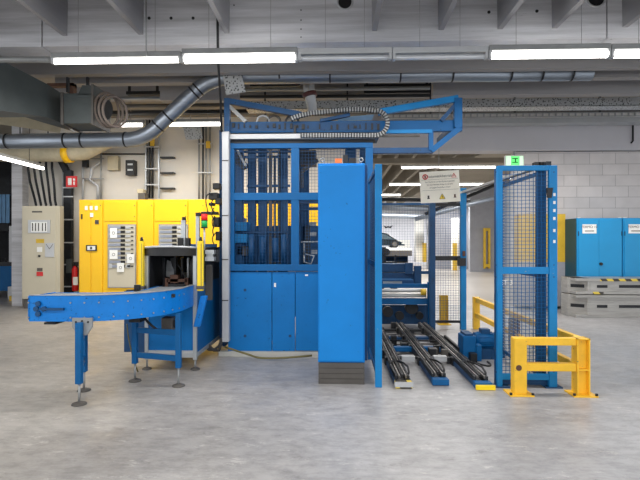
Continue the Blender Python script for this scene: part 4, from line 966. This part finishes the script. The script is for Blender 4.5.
# ================================================================== BLUE STORAGE CABINETS
Y = 11.05
def scab(a, c, label, tx):
    x0, x1 = X(a, Y), X(c, Y); zt = Z(600, 218, Y)
    t = thing('storage_cabinet', label, 'cabinet', ((x0 + x1) / 2, Y + .3, 0), None)
    MB().box(x0, x1, Y + .02, Y + .62, .06, zt).build('body', 'blue_cab', t, .004)
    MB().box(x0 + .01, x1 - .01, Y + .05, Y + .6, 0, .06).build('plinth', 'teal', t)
    xm = (x0 + x1) / 2 - .02
    for k, (p_, q_) in enumerate(((x0 + .03, xm - .002), (xm + .002, x1 - .02))):
        d = MB().box(p_, q_, Y, Y + .02, .09, zt - .03).build('door', 'blue_cab', t, .003)
        for z in (.35, zt - .35): MB().cyl((p_ if k == 0 else q_, Y - .004, z - .05), (p_ if k == 0 else q_, Y - .004, z + .05), .008, 8).build('hinge', 'dark', d)
    MB().cyl((xm + .04, Y - .03, 1.1), (xm + .04, Y, 1.1), .035, 16).build('lock', 'black', t)
    for x in (x0 + .05, x1 - .05): MB().box(x - .03, x + .03, Y + .01, Y + .04, zt, zt + .015).build('top_clip', 'white', t)
    zl = Z(590, 229, Y); xc = x0 + .27
    lb = MB().box(xc - .155, xc + .155, Y - .006, Y, zl - .1, zl + .105).build('paper_label', 'paper', t)
    text('label_text', tx, (xc, Y - .008, zl + .045), .078, 'ink', lb)
    MB().box(xc - .1, xc + .1, Y - .008, Y - .006, zl - .055, zl - .035).build('label_line', 'brown', lb)
    return t
scab(577.2, 622.6, 'blue double-door storage cabinet beside the yellow wall panel', 'FERMO 10')
scab(623.4, 669, 'blue double-door storage cabinet cut by the right picture edge', 'FERMO 20')
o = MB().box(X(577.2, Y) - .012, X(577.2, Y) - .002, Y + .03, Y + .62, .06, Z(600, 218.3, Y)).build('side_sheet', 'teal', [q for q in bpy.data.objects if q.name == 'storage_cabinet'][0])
# stacked dock ramps
for k, (p_, q_, dx) in enumerate(((278.5, 294.5, 0), (295.5, 312, .02))):
    Yd = 10.3; x0 = X(587 - k, Yd); x1 = X(700, Yd); z1 = Z(640, p_, Yd); z0 = 0.0 if k else Z(640, q_, Yd)
    if k: z1 = Z(640, 295.2, Yd)
    t = thing('loading_ramp', ['grey metal loading ramp with hazard tape, upper of the stacked two', 'grey metal loading ramp, lower of the stacked two on the floor'][k], 'ramp', ((x0 + x1) / 2, Yd + .3, z0), 'stacked loading ramps')
    xc = X(573, Yd)
    MB().box(xc + .3, x1, Yd, Yd + .6, z0 + .03, z1 - .03).build('body', 'steel_pallet', t)
    for (a_, b_) in ((z0, z0 + .06), (z1 - .06, z1)): MB().box(xc + .05, x1, Yd - .02, Yd + .62, a_, b_).build('frame_edge', 'steel_pallet', t, .006)
    MB().hexa([(xc, Yd + .25, z0), (xc + .35, Yd - .01, z0), (xc + .35, Yd + .55, z0), (xc, Yd + .55, z0), (xc, Yd + .25, z1), (xc + .35, Yd - .01, z1), (xc + .35, Yd + .55, z1), (xc, Yd + .55, z1)]).build('nose', 'steel_pallet', t, .008)
    o = MB()
    for i, (u0, u1) in enumerate(((.12, .3), (.5, .9))): o.box(xc + .35 + u0 * 1.2, xc + .35 + u1 * 1.2, Yd - .005, Yd + .01, (z0 + z1) / 2 - .03, (z0 + z1) / 2 + .03)
    o.build('slot', 'dark', t)
    MB().hexa([(xc + .05, Yd + .205, (z0 + z1) / 2 - .035), (xc + .26, Yd + .05, (z0 + z1) / 2 - .035), (xc + .26, Yd + .1, (z0 + z1) / 2 - .035), (xc + .05, Yd + .25, (z0 + z1) / 2 - .035), (xc + .05, Yd + .205, (z0 + z1) / 2 + .035), (xc + .26, Yd + .05, (z0 + z1) / 2 + .035), (xc + .26, Yd + .1, (z0 + z1) / 2 + .035), (xc + .05, Yd + .25, (z0 + z1) / 2 + .035)]).build('fork_pocket', 'dark', t)
    if k == 0:
        MB().box(xc + .55, x1, Yd - .024, Yd - .02, z1 - .058, z1 - .004).build('hazard_tape', 'hazard', t)
        MB().box(xc + .4, xc + .62, Yd - .024, Yd - .02, z0 + .004, z0 + .056).build('hazard_tape', 'hazard', t)

# ================================================================== CURVED CONVEYOR front left
zb_, zt_ = .79, 1.045
t = thing('curved_conveyor', 'bright blue curved belt conveyor on legs leading into the booth', 'conveyor', (-2.4, 5.0, 0))
cc = Vector((-2.6, 5.45, 0))
def arc(R_, z):
    pts = [Vector((-3.02, cc.y - R_, z)), Vector((-2.8, cc.y - R_, z))]
    pts += [Vector((cc.x + R_ * math.sin(a), cc.y - R_ * math.cos(a), z)) for a in [math.pi / 2 * i / 20 for i in range(21)]]
    pts += [Vector((cc.x + R_, 5.84, z))]
    return pts
def strip(mb, pa, pb, z0, z1):
    v = [[mb.b.verts.new((p.x, p.y, z)) for z in (z0, z1)] for p in pa]; u = [[mb.b.verts.new((p.x, p.y, z)) for z in (z0, z1)] for p in pb]
    for i in range(len(pa) - 1):
        for (A_, B2, C2, D2) in ((v[i][0], v[i + 1][0], v[i + 1][1], v[i][1]), (u[i][0], u[i][1], u[i + 1][1], u[i + 1][0]), (v[i][1], v[i + 1][1], u[i + 1][1], u[i][1]), (v[i][0], u[i][0], u[i + 1][0], v[i + 1][0])): mb.b.faces.new((A_, B2, C2, D2))
    for i in (0, -1): mb.b.faces.new((v[i][0], v[i][1], u[i][1], u[i][0]))
    return mb
strip(MB(), arc(.84, 0), arc(.825, 0), zb_, zt_).build('outer_side_plate', 'blue_conv', t)
strip(MB(), arc(.415, 0), arc(.40, 0), zb_, zt_ - .015).build('inner_side_plate', 'blue_conv', t)
strip(MB(), arc(.822, 0), arc(.418, 0), zt_ - .03, zt_ - .02).build('belt', 'rubber', t)
strip(MB(), arc(.85, 0), arc(.81, 0), zt_, zt_ + .006).build('top_edge', 'grey', t)
MB().box(-3.03, -3.015, cc.y - .84, cc.y - .4, zb_ + .02, zt_ - .01).build('end_plate', 'blue_conv', t)
e = P(53, 309, 4.6); 
for dy in (-.05, .05):
    MB().cyl((-2.72, 4.6, .92), (-2.72, 4.58, .92), .03, 14)
mb = MB()
for dx, dz in ((-.2, .05), (-.2, -.05), (-.22, 0), (-.14, .0)): mb.cyl((-2.72 + dx, 4.61, .915 + dz), (-2.72 + dx, 4.585, .915 + dz), .025, 12)
mb.bar((-2.9, 4.59, .915), (-2.66, 4.59, .915), .03, .02); mb.build('belt_tensioner', 'blue_dark', t)
mb = MB(); random.seed(3)
for i, q in enumerate(arc(.845, 0)):
    if i % 2 == 0:
        nrm = Vector((q.x - cc.x, q.y - cc.y, 0)).normalized() if q.x > cc.x else Vector((0, -1, 0))
        for z in (zb_ + .04, zt_ - .07): a_ = q + Vector((0, 0, z)); mb.cyl(a_, a_ + nrm * .008, .008, 8)
mb.build('bolts', 'grey', t)
# legs
def leg(x, y, lean=0, top=zb_, r_=.028):
    l_ = MB().box(x - r_, x + r_, y - r_, y + r_, .2, top).build('leg', 'blue', t, .003)
    MB().cyl((x, y, .02), (x, y, .2), .012, 10).build('threaded_spindle', 'grey', l_)
    MB().tube([(x, y, 0), (x, y, .012), (x, y, .03)], [.07, .065, .015], 18).build('foot', 'plinth', l_)
A1 = G(75, 405); A2 = G(84, 390.5); B1 = G(135, 381); B2_ = G(178.5, 386)
leg(A1.x + .03, A1.y + .02); leg(A2.x, A2.y); leg(B1.x, B1.y); leg(B2_.x, B2_.y)
gx = A1.x + .04; gy = cc.y - .86
MB().prism([(gx - .1, .83), (gx + .1, .83), (gx + .1, .74), (gx + .04, .66), (gx - .04, .66), (gx - .1, .74)], 1, gy, gy + .02).build('gusset', 'grey', t)
for (dx, dz) in ((-.06, .79), (0, .8), (.06, .79), (0, .71)): MB().cyl((gx + dx, gy - .006, dz), (gx + dx, gy, dz), .01, 8).build('gusset_bolt', 'dark', t)
for z in (.34, .6): MB().bar((A1.x + .03, A1.y + .02, z), (A2.x, A2.y, z), .03, .06).build('brace', 'blue', t)
for z in (.3, .58): MB().bar((B1.x, B1.y, z), (B2_.x, B2_.y, z), .03, .06).build('brace', 'blue', t)
MB().box(A1.x - .02, A1.x + .0, A1.y + .06, A1.y + .14, .52, .62).build('leg_knob', 'black', t)
build_each(MB().px(129, 318, 140, 322.5, 5.2, .15).px(44, 322.5, 55, 324.5, 4.75, .2), 'under_plate', 'dark', t)
MB().px(161, 318, 172, 331, 5.5, .15).build('drive_motor', 'plinth', t, .01)
MB().px(170, 320, 178, 328, 5.55, .12).build('drive_gear', 'black', t, .01)
MB().px(163, 294, 175, 297.5, 5.18, .01).build('type_plate', 'dark', t)
MB().tube(bez(Vector((-2.2, 5.3, .78)), Vector((-2.0, 5.15, .62)), Vector((-1.98, 5.4, .55)), 10), .014, 8).build('hose', 'cable', t)
MB().tube(bez(P(127, 324, 5.3), P(128, 345, 5.3), P(138, 372, 5.4), 10), .007, 8).build('cable', 'hose', t)

# ================================================================== INFEED BOOTH
Y = 5.85
x0, x1 = X(144.5, Y), X(196.5, Y); y1 = 7.35
t = thing('infeed_booth', 'blue infeed booth with aluminium posts and open window front', 'machine', ((x0 + x1) / 2, 6.5, 0))
pw = .045; zt = Z(170, 247.5, Y); zm = .98
for (x, y_) in ((x0, Y), (x1 - pw, Y), (x0, y1 - pw), (x1 - pw, y1 - pw)):
    l_ = MB().box(x, x + pw, y_, y_ + pw, .12, zt).build('corner_post', 'alu', t, .003)
    MB().cyl((x + pw / 2, y_ + pw / 2, .02), (x + pw / 2, y_ + pw / 2, .12), .012, 8).build('spindle', 'grey', l_)
    MB().tube([(x + pw / 2, y_ + pw / 2, 0), (x + pw / 2, y_ + pw / 2, .012), (x + pw / 2, y_ + pw / 2, .03)], [.06, .055, .015], 16).build('foot', 'plinth', l_)
MB().box(x0 + pw, x1 - pw, Y, Y + pw, .15, .2).box(x1 - pw, x1, Y + pw, y1 - pw, .15, .2).box(x0, x0 + pw, Y + pw, y1 - pw, .15, .2).build('bottom_profile', 'alu', t, .003)
MB().box(x0 + pw, x1 - pw, Y + .003, Y + pw, .2, .235).build('bottom_profile', 'lightgrey', t)
MB().box(x0 + pw, x1 - pw, Y + .02, Y + .03, .235, .8).build('front_panel', 'blue_panel', t)
MB().box(x1 - .03, x1 - .015, Y + pw, y1 - pw, .2, 1.05).build('side_panel', 'blue', t)
MB().box(x0 + .015, x0 + .03, Y + pw, y1 - pw, .2, 1.0).build('side_panel', 'blue', t)
MB().box(X(124, 6.1), x0, 6.1, 6.14, Z(127, 352, 6.1), .85).build('side_wing', 'blue_dark', t)
MB().box(x0 + .02, x1 - .02, Y + .1, y1 - .05, zt - .03, zt).build('roof', 'black', t)
# curved rim and dark header
def arcp(z, y_off=0, n=14): return [Vector((x0 + (x1 - x0) * i / n, Y - .01 + y_off, z + .012 * math.sin(math.pi * i / n))) for i in range(n + 1)]
a_ = [Vector((p.x, Y - .02 - .12 * math.sin(math.pi * i / 14), zt + .012 * math.sin(math.pi * i / 14))) for i, p in enumerate(arcp(zt))]
mb = MB(); mb.tube(a_, .012, 8); mb.build('curved_rim', 'lightgrey', t)
mb = MB(); b2 = [Vector((p.x, p.y + .008, 0)) for p in a_]; strip(mb, a_, b2, zt - .1, zt - .01); mb.build('header_shield', 'black', t)
MB().box(x0 + pw, x1 - pw, y1 - .1, y1 - .08, .3, 1.3).build('rear_panel', 'pipe_beige', t)
MB().box(x0 + pw, x0 + .28, y1 - .12, y1 - .1, 1.12, zt).box(x1 - .25, x1 - pw, y1 - .12, y1 - .1, 1.12, zt).build('rear_dark_sheet', 'dark', t)  # dark sheets added so the booth interior looks shaded
MB().box(x0 + pw, x1 - pw, y1 - .12, y1 - .1, zt - .1, zt - .03).build('rear_header', 'black', t)
MB().box(x0 + pw, x1 - pw, Y + .1, y1 - .1, .78, .8).build('table_plate', 'dark', t)
MB().box(x0 + .01, x0 + .03, Y + pw, y1 - pw, 1.0, zt - .02).build('side_pane', 'dark', t)  # opaque dark panes added on both sides to darken the booth inside
MB().box(x1 - .03, x1 - .01, Y + pw, y1 - pw, 1.05, zt - .02).build('side_pane', 'dark', t)
# inner machinery
MB().prism([(X(151, 6.6), Z(151, 292, 6.6)), (X(163, 6.6), Z(163, 292, 6.6)), (X(161, 6.6), Z(161, 258, 6.6)), (X(150, 6.6), Z(150, 258, 6.6))], 1, 6.6, 6.65).build('guide_plate', 'beige', t)
MB().prism([(X(165, 6.5), Z(165, 276, 6.5)), (X(176, 6.5), Z(176, 279, 6.5)), (X(172, 6.5), Z(172, 262, 6.5)), (X(167, 6.5), Z(167, 260, 6.5))], 1, 6.5, 6.54).build('deflector', 'lightgrey', t)
for (a, b_, c_, d_, m_) in ((162.5, 258, 165, 290, 'dark'), (174, 256, 176, 284, 'dark'), (181, 258, 182.5, 285, 'black'), (187, 258, 188.5, 292, 'lightgrey'), (190, 260, 194, 290, 'dark')): MB().px(a, b_, c_, d_, 6.3, .04).build('inner_rod', m_, t)
for (a, b_, c_, d_, m_) in ((167, 279, 187, 282, 'brown'), (168, 284, 186, 287.5, 'dark'), (165, 278, 168, 290, 'brown'), (185, 278, 188, 290, 'brown'), (170, 275, 178, 283, 'brown')): MB().px(a, b_, c_, d_, 6.1, .08).build('clamp_frame', m_, t)
MB().tube(bez(P(177, 264, 6.2), P(183, 270, 6.2), P(186, 280, 6.2)), .01, 6).build('air_hose', 'black', t)
MB().prism([(X(172, 6.4), Z(172, 266, 6.4)), (X(176, 6.4), Z(176, 274, 6.4)), (X(178, 6.4), Z(178, 258, 6.4)), (X(170, 6.4), Z(170, 258, 6.4))], 1, 6.4, 6.5).build('gripper_head', 'black', t)
# slanted board
q0, q1 = P(195.5, 327, 5.75), P(204.5, 296, 5.75)
MB().bar(q0, q1, .05, .085, up=(1, 0, 0)).build('slanted_board', 'blue_conv', t, .01) if False else MB().hexa([q0 + Vector((-.03, 0, 0)), q0 + Vector((.05, 0, 0)), q0 + Vector((.05, .06, 0)), q0 + Vector((-.03, .06, 0)), q1 + Vector((-.05, 0, 0)), q1 + Vector((.03, 0, 0)), q1 + Vector((.03, .06, 0)), q1 + Vector((-.05, .06, 0))]).build('slanted_board', 'blue_conv', t, .008)
MB().px(195, 313, 206, 321, 5.7, .12).build('board_bracket', 'dark', t) if False else None
MB().px(205, 250, 214, 254, 6.1, .1).px(205, 257, 214, 261, 6.1, .1).px(206, 254, 213, 257, 6.12, .05).build('sensor_bracket', 'alu', t)
MB().px(213, 250, 218, 262, 6.2, .1).build('sensor_block', 'dark', t)
MB().px(201, 265, 212, 300, 6.3, .04).build('grey_side_plate', 'plinth', t)
for (a, c_) in ((195.8, 199), (181, 185.2)):
    MB().box(X(a, 6.2), X(c_, 6.2), 6.2, 6.24, zt - .05, Z(a, 214 if a > 190 else 220, 6.2)).build('mast', 'alu', t)
build_each(MB().px(195.5, 212.5, 199.5, 216, 6.18, .08).px(177.5, 238, 182, 247, 6.15, .08).px(185, 238, 189, 246.5, 6.15, .08).px(182, 217, 184.5, 220, 6.18, .06), 'mast_sensor', 'black', t)
MB().px(183, 244, 216, 247.5, 6.9, .06).build('rear_rail', 'blue_dark', t)
# light curtains
for k, (a, c_) in enumerate(((138.6, 143.2), (197, 203))):
    Yc = 5.62 if k else 5.78
    x_ = (X(a, Yc) + X(c_, Yc)) / 2; z0, z1 = Z(a, 291, Yc), Z(a, 241, Yc); r_ = (X(c_, Yc) - X(a, Yc)) / 2
    lc = thing('light_curtain', ['yellow upright light curtain at the left side of the booth window', 'yellow upright light curtain at the right side of the booth window'][k], 'safety sensor', (x_, Yc, z0), 'light curtain pair')
    MB().box(x_ - r_, x_ + r_, Yc, Yc + .05, z0, z1).build('housing', 'yellow_lc', lc, .006)
    MB().box(x_ + r_ * .3, x_ + r_ * .5, Yc - .002, Yc, z0 + .03, z1 - .03).build('sensor_strip', 'plinth', lc)
    MB().tube([(x_, Yc + .025, z1), (x_, Yc + .025, z1 + .02), (x_, Yc + .025, z1 + .05)], [.022, .018, .012], 12).build('cable_plug', 'black', lc)
    MB().box(x_ - r_ - .01, x_ + r_ + .01, Yc - .005, Yc + .07, z0 + .02, z0 + .06).build('lower_bracket', 'plinth', lc)
    MB().box(x_ - r_ * .6, x_ + r_ * .6, Yc + .01, Yc + .06, 1.0, z0).build('mounting_foot', 'plinth', lc)
lc = thing('sensor_arm', 'black sensor arm on the conveyor edge beside the left light curtain', 'sensor', P(132, 294, 5.2))
MB().bar(P(125, 292.5, 5.25), P(137, 290, 5.25), .03).build('arm', 'black', lc); MB().px(134, 285, 139, 291, 5.25, .05).build('head', 'black', lc); MB().px(126, 290, 136, 294.5, 5.27, .05).build('clamp', 'dark', lc)
# signal tower
Ys = 6.1
t = thing('signal_tower', 'red and green signal tower beside the booth', 'signal lamp', P(204.5, 250, Ys))
x_ = X(204.4, Ys)
MB().cyl((x_, Ys, Z(204, 250, Ys)), (x_, Ys, Z(204, 227, Ys)), .012, 10).build('pole', 'lightgrey', t)
MB().cyl((x_, Ys, Z(204, 227, Ys)), (x_, Ys, Z(204, 220.7, Ys)), .04, 18).build('green_lens', 'greenlens', t)
MB().cyl((x_, Ys, Z(204, 220.4, Ys)), (x_, Ys, Z(204, 214, Ys)), .04, 18).build('red_lens', 'redlens', t)
MB().cyl((x_, Ys, Z(204, 220.8, Ys)), (x_, Ys, Z(204, 220.2, Ys)), .042, 18).cyl((x_, Ys, Z(204, 228.2, Ys)), (x_, Ys, Z(204, 227, Ys)), .042, 18).cyl((x_, Ys, Z(204, 214, Ys)), (x_, Ys, Z(204, 213.3, Ys)), .042, 18).build('collar', 'black', t)
for o in bpy.data.objects:
    if o.type == 'MESH' and len(o.data.vertices) == 0: print('EMPTY', o.name)
